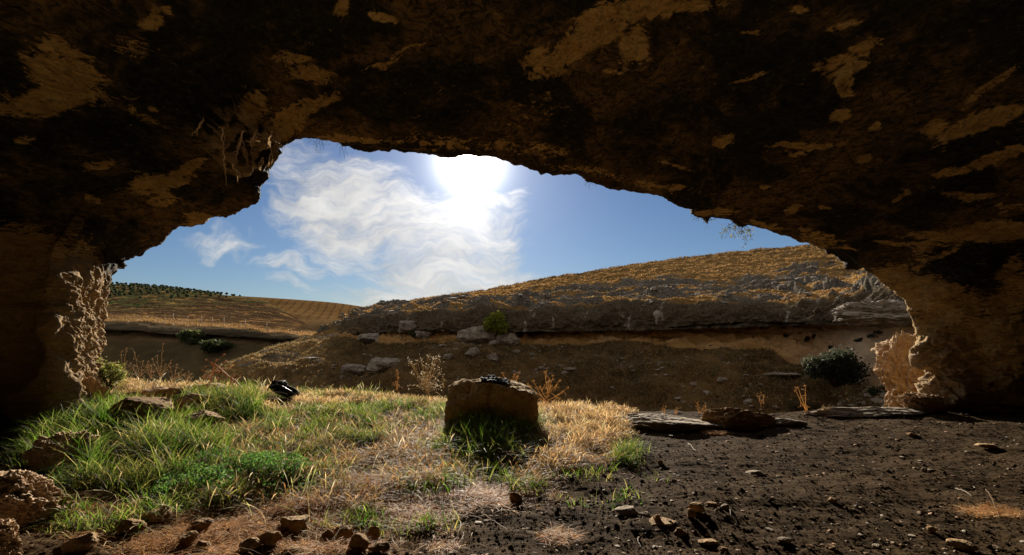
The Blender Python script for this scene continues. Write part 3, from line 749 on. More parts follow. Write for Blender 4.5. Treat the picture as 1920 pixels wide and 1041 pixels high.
grass_obj('dry_litter', pos + np.array([0, 0, .016]), rng.uniform(.03, .10, n), rng.uniform(.003, .006, n), rng.uniform(1.0, 2.4, n), pick([(.60, .30, .11), (.50, .24, .08), (.66, .48, .26), (.36, .20, .08)], n), M_dry, 'orange mat of dead stems and litter in the foreground', 'litter', (1, .9, .8, 0), 1.1)
TALL = [(500, 930, 400, 60, 0, .7), (600, 735, 420, 14, 0, 1.6), (430, 830, 380, 90, 0, 1), (850, 830, 220, 60, 0, 1), (250, 720, 180, 30, 0, 1), (1080, 800, 100, 40, 0, 1)]
pos, m, px, py = scatter(TALL, 120, 1.5, off=.6)
n = len(pos)
grass_obj('tall_stems', pos, rng.uniform(.16, .40, n), rng.uniform(.003, .006, n), rng.uniform(.2, 1.1, n), pick([(.56, .42, .22), (.50, .38, .16), (.30, .30, .10), (.66, .56, .36)], n), M_dry, 'tall pale seeding stems standing above the grass', 'grass', (.8, .6, .5, .5, 1.8, 0))
# long pale straws lying about
pos, m, px, py = scatter([(500, 960, 420, 70, 0, 1), (150, 930, 150, 90, 0, .7)], 110, 1, yr=(3.1, 7), xr=(-5, 1))
n = len(pos)
grass_obj('loose_straw', pos + np.array([0, 0, .02]), rng.uniform(.08, .26, n), rng.uniform(.002, .0045, n), rng.uniform(.8, 2.2, n), pick([(.5, .4, .26), (.42, .32, .18)], n), M_dry, 'long pale loose straws lying over the litter', 'straw', (1, .9, .8, .6, 0), 1.2)

# leafy weeds: mounds of small leaves
def leafmass(n, centre_fn, size, colors):
    c = centre_fn(n)
    a = rng.normal(size=(n, 3)); a /= np.linalg.norm(a, axis=1)[:, None]
    b = np.cross(a, rng.normal(size=(n, 3))); b /= np.linalg.norm(b, axis=1)[:, None]
    s = rng.uniform(*size, n)[:, None]
    V = np.stack([c - a * s, c + b * s * .55, c + a * s, c - b * s * .55], 1).reshape(-1, 3)
    q = np.arange(4 * n).reshape(n, 4)
    C = np.repeat(pick(colors, n), 4, 0)
    return V, q, C
WEED = [(430, 905, 130, 38, 4, 1), (520, 900, 80, 30, 0, .9), (340, 935, 60, 30, 0, .8), (640, 925, 30, 10, 0, .4), (300, 900, 60, 26, 0, .5)]
pos, m, px, py = scatter(WEED, 9000, 2.4, yr=(3.4, 7), xr=(-5, -1), cs=1.1)
n = len(pos)
V, q, C = leafmass(n, lambda n: pos + np.stack([0 * m, 0 * m, rng.uniform(.01, 1, n)**.7 * .24 * m], -1), (.008, .017), [(.05, .11, .02), (.08, .15, .03), (.035, .085, .015)])
o = mesh_np('leafy_weeds', V, [q], M_leaf, True, {'tint': C}); tag(o, 'dark green leafy weeds in a low mound before the grass', 'weeds', kind='stuff')

# clods and small stones
_ico = bpy.data.meshes.new('t'); import bmesh
bm = bmesh.new(); bmesh.ops.create_icosphere(bm, subdivisions=1, radius=1); 
icoV = np.array([v.co[:] for v in bm.verts]); icoF = np.array([[v.index for v in f.verts] for f in bm.faces]); bm.free()
def lumps(name, X, Y, r, flat, mat, label, cat, sink=.3, cols=None):
    n = len(X); z = fh(X, Y)
    k = len(icoV)
    D = 1 + rng.uniform(-.35, .35, (n, k, 1))
    S = r[:, None, None] * np.stack([rng.uniform(.7, 1.4, n), rng.uniform(.7, 1.3, n), flat * rng.uniform(.6, 1.2, n)], -1)[:, None, :]
    th = rng.uniform(0, 6.28, n); c, s = np.cos(th)[:, None], np.sin(th)[:, None]
    V = icoV[None] * D * S
    V = np.stack([V[..., 0] * c - V[..., 1] * s, V[..., 0] * s + V[..., 1] * c, V[..., 2]], -1)
    V = V + np.stack([X, Y, z + r * flat * (1 - sink)], -1)[:, None]
    Fc = (icoF[None] + (np.arange(n) * k)[:, None, None]).reshape(-1, 3)
    at = {'litter': np.zeros(n * k)} if cols is None else {'tint': np.repeat(cols, k, 0)}
    o = mesh_np(name, V.reshape(-1, 3), [Fc], mat, False, at)
    return tag(o, label, cat, kind='stuff')
def dirt_xy(n, ymax=9.6):
    Y = 3.1 * (ymax / 3.1)**rng.uniform(0, 1, n) ; a = rng.uniform(-1.02, 1.02, n); X = a * Y
    lm = litmask(X, Y); k = (rng.uniform(0, 1, n) > lm * .8) & (X > -6)
    return X[k], Y[k]
X, Y = dirt_xy(52000); lumps('soil_clods', X, Y, np.minimum(rng.lognormal(-5.7, .6, len(X)), .022) * (1 + Y * .06), .55, M_soil, 'small dark crumbs and clods of earth', 'clods')
M_peb, t_, o_ = new_mat('pebble'); finish(t_, o_, t_.attr('tint', 0), .85, t_.noise(t_.geo('Position'), 90, 4, .6), .6, .01)
X, Y = dirt_xy(2600); lumps('pebbles', X, Y, np.minimum(rng.lognormal(-5.0, .5, len(X)), .03) * (1 + Y * .06), .45, M_peb, 'pale small pebbles strewn over the dark earth', 'pebbles', cols=pick([(.30, .22, .14), (.24, .16, .09), (.42, .36, .28), (.35, .21, .12)], len(X)))

# ---------------------------------------------------------------- rocks
def rock_mesh(name, sx, sy, sz, seed, mat, sub=5, planes=16, rough=.075, boxy=0.0, freq=1.6, top=None):
    bm = bmesh.new(); bmesh.ops.create_icosphere(bm, subdivisions=sub, radius=1)
    V = np.array([v.co[:] for v in bm.verts]); Fc = np.array([[v.index for v in f.verts] for f in bm.faces]); bm.free()
    r_ = np.random.default_rng(seed)
    if boxy: 
        pw_ = 2 + boxy * 8
        V = V / ((np.abs(V)**pw_).sum(1)**(1 / pw_))[:, None]
    for _ in range(planes):
        nrm = r_.normal(size=3); nrm /= np.linalg.norm(nrm); d = r_.uniform(.55, .88) * (1 + boxy * .5)
        k = V @ nrm - d; k = np.maximum(k, 0); V = V - nrm * (k * .97)[:, None]
    V = V * (1 + (fbm(V * freq + seed, 4, seed % 50) * rough * 1.2)[:, None] + (ridged(V * freq * 2.5 + seed, 4, seed % 40 + 7) * rough * .55)[:, None])
    V = V * np.array([sx, sy, sz])
    if top is not None: V = top(V)
    me_o = mesh_np(name, V, [Fc], mat, True)
    return me_o
def place_rock(name, px, pyb, wpx, hpx, mat, label, cat='rock', depth=.8, seed=1, sink=.18, group=None, **kw):
    """base of the rock at pixel row pyb on the cave floor"""
    g = ground_pt(px, pyb)
    sx = wpx / F * g.y / 2; sz = hpx / F * g.y / 2 / (1 - sink * .5)
    o = rock_mesh(name, sx, sx * depth, sz, seed, mat, **kw)
    o.location = (g.x, g.y + sx * depth * .7, g.z + sz * (1 - sink * 1.3)); o.rotation_euler = (0, 0, 0)
    tag(o, label, cat, group); return o
GR = 'sandstone rocks among the grass'
place_rock('rock', 252, 800, 130, 58, M_sandd, 'long sloping sandstone rock in the green grass beside the left cave wall', seed=3, sink=.3, group=GR, rough=.09)
place_rock('rock', 370, 815, 86, 42, M_sandd, 'sunken flat topped rock half covered by green grass right of the long rock', seed=5, sink=.3, group=GR, rough=.09)
place_rock('rock', 348, 768, 70, 34, M_sandd, 'brown rock standing behind the long sloping rock', seed=6, sink=.3, group=GR)
place_rock('rock', 322, 752, 34, 30, M_sandd, 'small round brown stone wedged between two rocks behind the long rock', seed=8, sink=.2, group=GR)
place_rock('rock', 285, 752, 62, 26, M_sand, 'pale tan rock in the golden straw near the left wall', seed=9, sink=.3, group=GR)
place_rock('rock', 375, 742, 80, 22, M_sand, 'low wide rock ridge along the straw at the back', seed=10, sink=.3, group=GR)
# boulder block
g = ground_pt(922, 806)
def boul_top(V):
    x = V[:, 0] / .64
    f = np.interp(x, [-1, -.75, -.1, .1, .6, 1], [.93, 1.0, 1.0, .97, .82, .66])
    V[:, 2] = np.where(V[:, 2] > 0, V[:, 2] * f, V[:, 2])
    cr = np.exp(-((V[:, 0] + .02 + .03 * np.sin(V[:, 2] * 9)) / .018)**2) * (V[:, 1] < 0)
    V[:, 1] += cr * .05
    cr = np.exp(-((V[:, 0] + .44 - .12 * np.sin(V[:, 2] * 5)) / .02)**2) * (V[:, 1] < 0)
    V[:, 1] += cr * .03
    return V
bo = rock_mesh('boulder', .635, .42, .42, 21, M_bould, sub=7, planes=7, rough=.07, boxy=.75, top=boul_top)
bo.location = (g.x + .0, g.y + .35, g.z + .25)
tag(bo, 'squared brown sandstone boulder standing at the middle of the cave mouth', 'boulder')
BY = g.y + .35
place_rock('rock', 990, 808, 36, 34, M_sandd, 'small rock leaning at the right foot of the squared boulder', seed=14, sink=.2)
GF = 'loose stones in the foreground litter'
FS = [(668, 1034, 48, 32, 'rounded tan stone at the bottom edge, largest of the heap below the orange litter', 31), (640, 1018, 44, 30, 'brown stone behind the rounded tan stone of the heap', 32), (610, 1022, 26, 26, 'small upright stone at the left end of the bottom heap', 33),
      (697, 1016, 30, 26, 'small pointed stone on the right of the bottom heap', 34), (706, 1040, 42, 20, 'rough grey stone at the right foot of the bottom heap', 35), (460, 1036, 44, 22, 'flat topped stone at the bottom edge among dry stems', 36),
      (500, 1026, 46, 26, 'pale capped stone left of the bottom heap', 37), (548, 1000, 66, 30, 'long brown stone half buried in the orange litter', 38), (370, 995, 50, 20, 'smooth brown stone below the dark leafy weeds', 39),
      (285, 985, 62, 30, 'slanting tan slab below the green grass on the left', 40), (350, 1024, 36, 24, 'small pale stone beside dry stems near the bottom edge', 41), (375, 1034, 30, 20, 'stubby stone right of the small pale stone', 42),
      (225, 1005, 60, 24, 'low brown stone in the shaded left foreground', 43), (140, 1036, 70, 28, 'dark flat stone in the lower left corner area', 44), (540, 1040, 34, 12, 'pale chip of stone cut by the bottom edge', 45)]
for (px, py, ww, hh, lb, sd_) in FS:
    place_rock('stone', px, py, ww, hh, M_sandd if sd_ % 2 else M_sand, lb, 'stone', seed=sd_, sink=.25, group=GF, sub=5, rough=.10)
GD = 'loose stones on the dark earth'
DS = [(1310, 962, 34, 16, 'tan flat stone resting on another on the dark earth', 51), (1298, 974, 22, 20, 'brown stone under the flat tan one', 52), (1178, 968, 44, 14, 'pale slab of stone lying alone left of the stone pair', 53),
      (1210, 968, 22, 6, 'thin chip beside the pale slab', 59), (1234, 980, 18, 14, 'small rounded brown stone right of the pale slab', 54), (1340, 952, 26, 9, 'thin dark flake behind the stone pair', 55), (1362, 956, 18, 9, 'small dark stone behind the stone pair', 65), (1420, 891, 32, 7, 'long pale flat stone further back on the earth', 56),
      (1813, 1036, 52, 20, 'knobbly pale stone near the lower right corner', 57), (1750, 1000, 18, 14, 'orange brown pointed stone right of centre', 58), (1332, 1024, 40, 9, 'thin pale flake near the bottom edge', 60), (1278, 1006, 24, 13, 'dark round stone below the stone pair', 61),
      (1475, 1020, 24, 12, 'dark angular stone near the bottom edge', 62), (1565, 945, 18, 12, 'small tan stone with dry twig beside it', 63), (1562, 1032, 24, 9, 'straw coloured stone flake at the bottom', 64), (1860, 842, 36, 8, 'pale low stone far back right on the earth', 66),
      (1715, 820, 22, 7, 'grey low stone in front of the right cave wall', 67), (1122, 858, 26, 18, 'dark stone beside the bright green tuft', 68), (968, 944, 26, 22, 'dark lumpy clod stone at the edge of the grass', 69), (1240, 872, 12, 9, 'little brown stone right of the bright green tuft', 70), (1735, 886, 14, 8, 'little dark stone in the middle of the right earth', 71),
      (1240, 985, 60, 6, 'thin flat flake nearly buried below the small rounded stone', 72), (1360, 1036, 22, 8, 'tiny pale stone at the bottom edge', 73), (1650, 1030, 20, 8, 'low dark lump of stone near the bottom right', 74)]
for (px, py, ww, hh, lb, sd_) in DS:
    place_rock('stone', px, py, ww, hh, [M_sand, M_sandd, M_lime][sd_ % 3], lb, 'stone', seed=sd_, sink=.15, group=GD, sub=5, rough=.11)
# rock sills at the mouth
place_rock('rock_slab', 1255, 812, 240, 34, M_lime, 'flat fissured grey limestone slab at the edge right of the straw', seed=81, sink=.5, depth=.5, rough=.1, sub=6, freq=2.5)
place_rock('rock_slab', 1395, 808, 165, 44, M_sandd, 'humped brown rock ledge casting a shadow at the cave edge', seed=83, sink=.35, depth=.45, rough=.12, sub=6, freq=2.2)
place_rock('rock_slab', 1645, 783, 260, 16, M_lime, 'thin pale rock sill before the right cave wall', seed=85, sink=.5, depth=.3, rough=.1, sub=6, freq=2.5)
place_rock('rock_slab', 1475, 800, 90, 14, M_lime, 'low rough rock strip right of the humped ledge', seed=86, sink=.5, depth=.5, rough=.1, sub=5, freq=2.5)
# crag ledge at left foot
def ledge(px, py, wpx, hpx, seed, label, depth=.8, mat=M_crag, sink=.3, boxy=.25):
    return place_rock('rock_ledge', px, py, wpx, hpx, mat, label, 'rock ledge', depth=depth, seed=seed, sink=sink, rough=.17, sub=7, freq=3.4, planes=8, boxy=boxy)
ledge(-12, 985, 150, 78, 91, 'sunlit pitted pink rock ledge at the foot of the left wall', depth=.8)
ledge(-40, 1056, 100, 60, 92, 'rough brown rock lump in the lower left corner', depth=.8, mat=M_crag)
ledge(160, 772, 70, 60, 93, 'craggy sunlit foot of the left pillar beside the straw', depth=.6)
ledge(85, 885, 80, 60, 94, 'broken rock spur between left wall and green grass', depth=1.2)
ledge(1738, 772, 60, 34, 95, 'yellow sunlit rock toe at the foot of the right wall', depth=.8, mat=M_crag, sink=.2)

# outcrop beyond the right wall
def free_rock(name, px, py, Y, wpx, hpx, mat, label, cat='rock', depth=.8, seed=1, group=None, **kw):
    c = P(px, py, Y)
    o = rock_mesh(name, wpx / F * Y / 2, wpx / F * Y / 2 * depth, hpx / F * Y / 2, seed, mat, **kw)
    o.location = c; tag(o, label, cat, group); return o
free_rock('rock_outcrop', 1712, 715, 14.5, 95, 150, M_out, 'knobbly pink rock outcrop just outside the right cave wall', 'rock outcrop', .9, 96, sub=7, rough=.20, freq=2.2, planes=3)
free_rock('rock_outcrop', 1700, 655, 15.5, 70, 40, M_out, 'pitted pink rock knob jutting above the larger outcrop', 'rock outcrop', 1.2, 97, sub=6, rough=.22, freq=2.2, planes=3)
free_rock('rock_outcrop', 1655, 590, 21.0, 150, 44, M_hrock, 'grey overhanging limestone brow beside the right cave wall', 'rock outcrop', .8, 98, sub=6, rough=.18, freq=2.6, planes=3)

# hillside boulders
GH = 'limestone boulders fallen on the slope'
HB = [(888, 629, 76, 30, 'largest pale boulder on the far slope left of the bushes', 101), (953, 637, 46, 24, 'pale boulder below the yellow green bush', 102), (925, 643, 22, 9, 'small pale stone between the two large boulders', 103), (796, 627, 44, 16, 'flat pale boulder left of the largest one', 104),
      (887, 661, 28, 18, 'grey round boulder below the largest one', 105), (925, 672, 24, 20, 'pale egg shaped boulder lower on the slope', 106), (840, 669, 22, 12, 'small grey boulder left on the slope', 107), (970, 660, 18, 8, 'tiny pale stone below the pale boulder', 108),
      (735, 588, 20, 8, 'small rock on the hill brow near the saddle', 119), (1070, 692, 26, 6, 'small white flat rock in the shaded slope', 109), (1358, 712, 26, 9, 'white flat rock high in the dark slope', 110), (1303, 720, 20, 6, 'narrow white rock in the dark slope', 111), (1274, 748, 22, 7, 'white rock chip low in the dark slope', 112),
      (1465, 702, 60, 8, 'long pale rock shelf left of the big round bush', 113), (660, 692, 60, 22, 'grey ledge rock low on the hill nose', 114), (720, 684, 80, 20, 'long grey ledge rock on the lower hill', 115), (585, 672, 40, 6, 'thin rock rib on the hill nose', 116), (700, 634, 60, 18, 'jointed grey crag on the shoulder of the hill', 117), (765, 612, 50, 20, 'grey crag block under the hill brow', 118)]
for (px, py, ww, hh, lb, sd_) in HB:
    loc, nn_ = hit(bv_h, px, py + hh * .3)
    if loc is None: continue
    Yh = loc.y
    free_rock('hill_boulder', px, py, Yh + .1, ww, hh * 1.15, M_hrock, lb, 'boulder', .7, sd_, GH, sub=5, rough=.16, planes=16)

# ---------------------------------------------------------------- hill vegetation

_bH = bandf(HA, Hr, Hc)


def bandat(A): return _last
def tuft_on(Gr, ringA, ccA, lo, hi, n, wfn, ccr=None):
    nr, nc = ringA.shape
    rows = np.where((ringA[:, 0] >= lo) & (ringA[:, 0] < hi))[0]
    r_ = rng.integers(rows[0], rows[-1], n); c_ = rng.integers(1, nc - 1, n)
    fr = rng.uniform(0, 1, (n, 1)); fc = rng.uniform(0, 1, (n, 1))
    Pn = Gr[r_, c_] * (1 - fr) * (1 - fc) + Gr[r_ + 1, c_] * fr * (1 - fc) + Gr[r_, c_ + 1] * (1 - fr) * fc + Gr[r_ + 1, c_ + 1] * fr * fc
    global _last
    if Gr is HA: _last = _bH[r_, c_]
    px, py = ppx(Pn)
    k = rng.uniform(0, 1, n) < wfn(Pn, px, py); k &= (px > -100) & (px < 2050)
    return Pn[k]
bands = lambda A: fbm(A * np.array([.10, .12, 1.1]), 3, 151)
pos = tuft_on(HA, Hr, Hc, 6.02, 9.02, 420000, lambda A, px, py: np.clip(bandat(A) * 4 + .35, 0, 1))
n = len(pos); s = pos[:, 1] / 60
grass_obj('hillside_grass', pos - np.array([0, 0, .03]), rng.uniform(.05, .17, n) * (.7 + .4 * s), rng.uniform(.015, .05, n) * s, rng.uniform(.3, 1, n), hue(pick([(.42, .23, .075), (.33, .17, .048), (.54, .36, .17), (.21, .11, .035)], n), pos, (.30, .15, .05), .6, .12), M_dry, 'golden dry grass banding the sunlit upper hillside', 'grass', (1, .8, 0))
pos = tuft_on(HA, Hr, Hc, .3, 3.0, 240000, lambda A, px, py: np.clip(.4 + fbm(A * .35, 3, 155) * 1.8, 0, 1))
n = len(pos)
grass_obj('slope_scrub', pos - np.array([0, 0, .03]), rng.uniform(.08, .30, n), rng.uniform(.02, .06, n), rng.uniform(.3, 1.4, n), hue(pick([(.20, .12, .045), (.12, .085, .035), (.30, .18, .07), (.07, .06, .025)], n, .4), pos, (.07, .05, .022), .7, .35), M_dry, 'brown withered scrub covering the shaded slope', 'scrub', (1, .8, 0))
pos = tuft_on(HA, Hr, Hc, 8.75, 9.15, 26000, lambda A, px, py: np.clip(.3 + fbm(A * .3, 2, 157) * 2, 0, 1))
n = len(pos)
grass_obj('ridge_scrub', pos, rng.uniform(.15, .6, n), rng.uniform(.04, .10, n), rng.uniform(.2, .9, n), pick([(.10, .065, .03), (.06, .05, .025), (.16, .10, .045)], n), M_dry, 'dark scrub fringe along the crest of the hill', 'scrub', (1, .9, 0))
pos = tuft_on(OA, Or, Oc, 5.1, 6.2, 60000, lambda A, px, py: np.clip(.3 + bands(A) * 2, 0, 1))
n = len(pos)
grass_obj('far_grass', pos, rng.uniform(.15, .6, n), rng.uniform(.05, .12, n), rng.uniform(.3, 1, n), pick([(.22, .125, .045), (.16, .095, .038)], n), M_dry, 'orange dry grass on the terrace of the far gorge side', 'grass', (1, .9, 0))

def scree(name, pos, r, mat, label, flat=.6):
    n = len(pos); k = len(icoV)
    D = 1 + rng.uniform(-.35, .35, (n, k, 1))
    V = icoV[None] * D * (r[:, None] * np.stack([rng.uniform(.7, 1.6, n), rng.uniform(.7, 1.3, n), flat * rng.uniform(.6, 1.2, n)], -1))[:, None, :]
    V = V + pos[:, None] + np.array([0, 0, .1]) * r[:, None, None]
    Fc = (icoF[None] + (np.arange(n) * k)[:, None, None]).reshape(-1, 3)
    return tag(mesh_np(name, V.reshape(-1, 3), [Fc], mat, False), label, 'stones', kind='stuff')
pos = tuft_on(HA, Hr, Hc, .4, 3.1, 9000, lambda A, px, py: np.clip(.02 + fbm(A * .3 + 9, 3, 255) * .9, 0, .6))
scree('slope_stones', pos, np.minimum(rng.lognormal(-2.9, .6, len(pos)), .3), M_hrock, 'small stones strewn over the shaded slope')
pos = tuft_on(HA, Hr, Hc, 5.9, 8.4, 15000, lambda A, px, py: np.clip(.12 - bandat(A) * 1.5, 0, .5))
scree('ledge_stones', pos, np.minimum(rng.lognormal(-2.5, .6, len(pos)), .4), M_hrock, 'broken stones along the rocky ledges of the hillside')
pos = tuft_on(HA, Hr, Hc, .3, 3.0, 26000, lambda A, px, py: np.clip(fbm(A * .5 + 4, 3, 257) * 1.6 - .1, 0, 1))
n = len(pos)
V, q, C = leafmass(n * 7, lambda m_: np.repeat(pos, 7, 0) + rng.normal(size=(m_, 3)) * np.array([.16, .16, .09]) + np.array([0, 0, .08]), (.02, .06), [(.13, .085, .035), (.09, .075, .03), (.20, .12, .05), (.06, .055, .022)])
tag(mesh_np('slope_weeds', V, [q], M_leaf, True, {'tint': C}), 'low dark weeds dotting the shaded slope', 'weeds', kind='stuff')

def bush(name, px, py, bv, wpx, hpx, cols, label, nl, leaf, Y=None, group=None, cat='bush', stems=True):
    if Y is None:
        loc, _ = hit(bv, px, py)
        base = np.array(loc)
    else: base = P(px, py, Y)
    Y = base[1]; rx = wpx / F * Y / 2; rz = hpx / F * Y
    e = empty(name, base); tag(e, label, cat, group)
    nb = 9
    cc_ = np.stack([rng.uniform(-.6, .6, nb) * rx, rng.uniform(-.5, .5, nb) * rx, rng.uniform(.08, .62, nb) * rz], -1)
    rad = rng.uniform(.32, .55, nb)
    def cf(n):
        i = rng.integers(0, nb, n); d = rng.normal(size=(n, 3)); d /= np.linalg.norm(d, axis=1)[:, None]
        r_ = (rng.uniform(.45, 1.05, n) * (1 + .45 * pnoise(d * 1.7 + i[:, None] * 3.1)))[:, None]
        p = cc_[i] + d * r_ * (rad[i][:, None] * np.array([rx, rx, rz * .62]))
        return p
    V, q, C = leafmass(nl, cf, leaf, cols)
    mesh_np('foliage', V, [q], M_leaf, True, {'tint': C}, e)
    if stems:
        mb = MB()
        for c in cc_:
            mb.tube([(0, 0, -.1), c * .5 + np.array([0, 0, .02]), c], [.04 * rx + .01, .02 * rx + .006, .004], 5, (.10, .06, .035))
        mb.build('stem', M_dry, e)
    return e
DG = [(.035, .042, .016), (.05, .055, .02), (.025, .032, .014)]
bush('bush', 934, 618, bv_h, 56, 40, [(.16, .18, .02), (.11, .13, .02), (.20, .19, .03)], 'yellow green bush at the cliff top above the boulders', 5000, (.06, .13))
bush('bush', 990, 626, bv_h, 60, 30, DG, 'dark bush just right of the yellow green bush', 4000, (.06, .12))
bush('bush', 953, 627, bv_h, 30, 16, [(.14, .06, .025), (.09, .045, .02)], 'small russet bush between the two green bushes', 900, (.05, .1))
bush('bush', 1566, 722, bv_h, 116, 84, [(.03, .034, .02), (.045, .048, .026), (.022, .026, .018)], 'large round dark bush before the pale shelter wall', 11000, (.04, .09))
bush('bush', 1640, 738, bv_h, 30, 14, DG, 'small dark tuft on the pale wall right of the round bush', 700, (.03, .06))
bush('bush', 1500, 765, bv_h, 90, 16, [(.05, .04, .018), (.08, .05, .02)], 'low brown scrub bush at the foot of the shelter', 2200, (.03, .06))
bush('bush', 360, 640, bv_o, 60, 24, [(.07, .075, .025), (.045, .055, .02)], 'dark green bush on the far gorge cliff', 3000, (.15, .3))
bush('bush', 390, 662, bv_o, 90, 30, DG, 'wide shadowy bush below the far cliff', 3000, (.15, .3))
bush('bush', 778, 633, bv_h, 40, 12, DG, 'low dark bush at the left end of the boulders', 900, (.05, .1))
for (px, py, ww, hh, lb) in [(1513, 640, 12, 12, 'dark tuft left of a pair on the ochre wall'), (1527, 634, 10, 10, 'dark tuft right of a pair on the ochre wall'), (1610, 641, 30, 10, 'wide dark tuft under the overhang'), (1472, 632, 12, 8, 'faint tuft at the left part of the ochre wall'), (1557, 655, 8, 9, 'small brown tuft low on the ochre wall'), (1640, 632, 34, 14, 'olive tuft at the right end of the overhang')]:
    bush('wall_tuft', px, py, bv_h, ww, hh, DG, lb, 260, (.03, .07), group='tufts on the ochre cliff wall', cat='tuft', stems=False)

# orchard: one tree, copied
def olive():
    e = empty('olive_tree', (0, 0, 0)); tag(e, 'small dark olive tree in the far orchard rows', 'tree', 'olive trees of the far orchard')
    def cf(n):
        d = rng.normal(size=(n, 3)); d /= np.linalg.norm(d, axis=1)[:, None]
        d *= rng.uniform(.55, 1.1, n)[:, None] * (1 + .3 * pnoise(d * 2)[:, None])
        return d * np.array([1.5, 1.5, 1.3]) + np.array([0, 0, 2.1])
    V, q, C = leafmass(420, cf, (.25, .5), [(.035, .045, .02), (.05, .06, .028), (.025, .03, .015)])
    mesh_np('crown', V, [q], M_leaf, True, {'tint': C}, e)
    mb = MB(); mb.tube([(0, 0, -.4), (.05, 0, .6), (0, .05, 1.6)], [.2, .15, .1], 5, (.09, .07, .05)); mb.build('trunk', M_dry, e)
    return e
proto = olive(); used = False; cnt = 0
def tcopy(e):
    r_ = e.copy(); col.objects.link(r_)
    for ch in e.children:
        c = ch.copy(); col.objects.link(c); c.parent = r_
    return r_
cand = []
for iy in range(17):
    Yt = 422 - iy * 11
    for ix in range(52):
        Xt = -345 + ix * 5.0 + (iy % 2) * 1.0 + random.uniform(-.8, .8)
        cand.append((Xt, Yt + random.uniform(-1, 1) + ix * .6))
for (Xt, Yt) in cand:
    loc, n_, i_, d_ = bv_o.ray_cast(Vector((Xt, Yt, 200)), Vector((0, 0, -1)))
    if loc is None: continue
    px = 960 + F * loc.x / loc.y; py = 620 - F * (loc.z - CAMH) / loc.y
    if px < 178 or px > 540 or loc.y > 424: continue
    if py > 553 and random.random() < .6: continue
    if py > 572 - max(0, px - 300) * .1: continue
    if cnt >= 290: break
    e = proto if not used else tcopy(proto); used = True; cnt += 1
    s_ = random.uniform(.42, .72); e.location = loc; e.scale = (s_, s_, s_ * random.uniform(.85, 1.1)); e.rotation_euler.z = random.uniform(0, 6)
    e['label'] = 'small dark olive tree in the far orchard rows'
print('olives', cnt)
# fence posts on the terrace
fp = None
for px, py in [(325, 603), (352, 606), (378, 609), (398, 611), (420, 613), (460, 617), (500, 621)]:
    loc, _ = hit(bv_o, px, py)
    if loc is None: continue
    if fp is None:
        mb = MB(); mb.tube([(0, 0, -.2), (.02, 0, .7), (0, 0, 1.5)], [.05, .045, .04], 6, (.35, .3, .24)); fp = mb.build('fence_post', M_dry); e = fp
    else:
        e = fp.copy(); col.objects.link(e)
    e.location = loc; tag(e, 'thin pale fence post on the far terrace, %s from the left pillar' % {325: 'first', 352: 'second', 378: 'third', 398: 'fourth', 420: 'fifth', 460: 'sixth', 500: 'seventh'}[px], 'fence post', 'fence posts along the far terrace')

# ---------------------------------------------------------------- single plants
def heads(mb, p, r, c, n=7):
    V = icoV * r * rng.uniform(.7, 1.3, (len(icoV), 1)) + p
    mb.add(V, None, icoF, c)
def spiky_head(mb, p, up, r, c):
    for _ in range(16):
        d = rng.normal(size=3) + np.array(up) * .8; d /= np.linalg.norm(d)
        mb.tube([p, p + d * r], [r * .14, r * .03], 3, c)
    heads(mb, p, r * .45, c)
def curve(a, b, sag, n=7, jit=.0):
    t = np.linspace(0, 1, n)[:, None]
    p = a * (1 - t) + b * t + np.array(sag) * (4 * t * (1 - t)) * .5
    return p + rng.normal(size=p.shape) * jit * (t * (1 - t))
def plant(name, base, label, cat, draw, group=None):
    e = empty(name, base); tag(e, label, cat, group); st, fl = MB(), MB()
    draw(st, fl)
    st.build('stem', M_dry, e)
    if fl.V: fl.build('dry_heads', M_dry, e)  # dry seed and thistle heads on the stem tips
    return e
STR = (.48, .37, .22); ORG = (.56, .38, .19); WHT = (.85, .8, .7)
def px2v(dxp, dyp, Y): return np.array([dxp / F * Y, 0, -dyp / F * Y])
# white seeded dry herb
g = ground_pt(808, 738)
def d1(st, fl):
    Y = g.y
    top = px2v(-14, -42, Y); st.tube(curve(np.zeros(3), top, (.02, 0, 0)), np.linspace(.008, .004, 7), 5, STR)
    for _ in range(60):
        t = rng.uniform(.3, 1); a = top * t
        b = px2v(rng.uniform(-42, 22), rng.uniform(-86, -22), Y) + np.array([0, rng.uniform(-.2, .2), 0])
        st.tube(curve(a, b, (0, 0, -.03)), np.linspace(.003, .0012, 7), 3, STR)
        heads(fl, b, .009, WHT)
        for _k in range(2):
            c = b + rng.normal(size=3) * .03; st.tube([b * .8 + a * .2, c], [.0012, .001], 3, STR); heads(fl, c, .007, WHT)
plant('seed_herb', g, 'wiry dry herb dotted with white seed heads left of the boulder', 'plant', d1)
# thistle right of the boulder
g2 = ground_pt(1026, 775)
def d2(st, fl):
    Y = g2.y
    tops = [(-4, -76), (10, -70), (24, -60), (40, -46), (-26, -60), (-36, -52), (-48, -50), (8, -50), (-14, -48), (28, -38), (-60, -34), (4, -60)]
    for i, (a, b) in enumerate(tops):
        o_ = px2v(rng.uniform(-4, 6), -rng.uniform(8, 36), Y); tp = px2v(a, b, Y) + np.array([0, rng.uniform(-.1, .1), 0])
        st.tube(curve(o_, tp, (0, 0, .02), jit=.02), np.linspace(.006, .003, 7), 5, ORG); spiky_head(fl, tp, (0, 0, 1), .036, ORG)
        for _k in range(3):
            u = rng.uniform(.3, .9); q_ = o_ * (1 - u) + tp * u; w_ = q_ + rng.normal(size=3) * .07; st.tube([q_, w_], [.006, .002], 4, ORG); spiky_head(fl, w_, (0, 0, 1), .02, ORG)
    st.tube(curve(np.zeros(3), px2v(2, -60, Y), (0, 0, 0), jit=.03), np.linspace(.009, .005, 7), 6, STR)
plant('thistle', g2, 'branching dry orange thistle right of the squared boulder', 'thistle', d2)
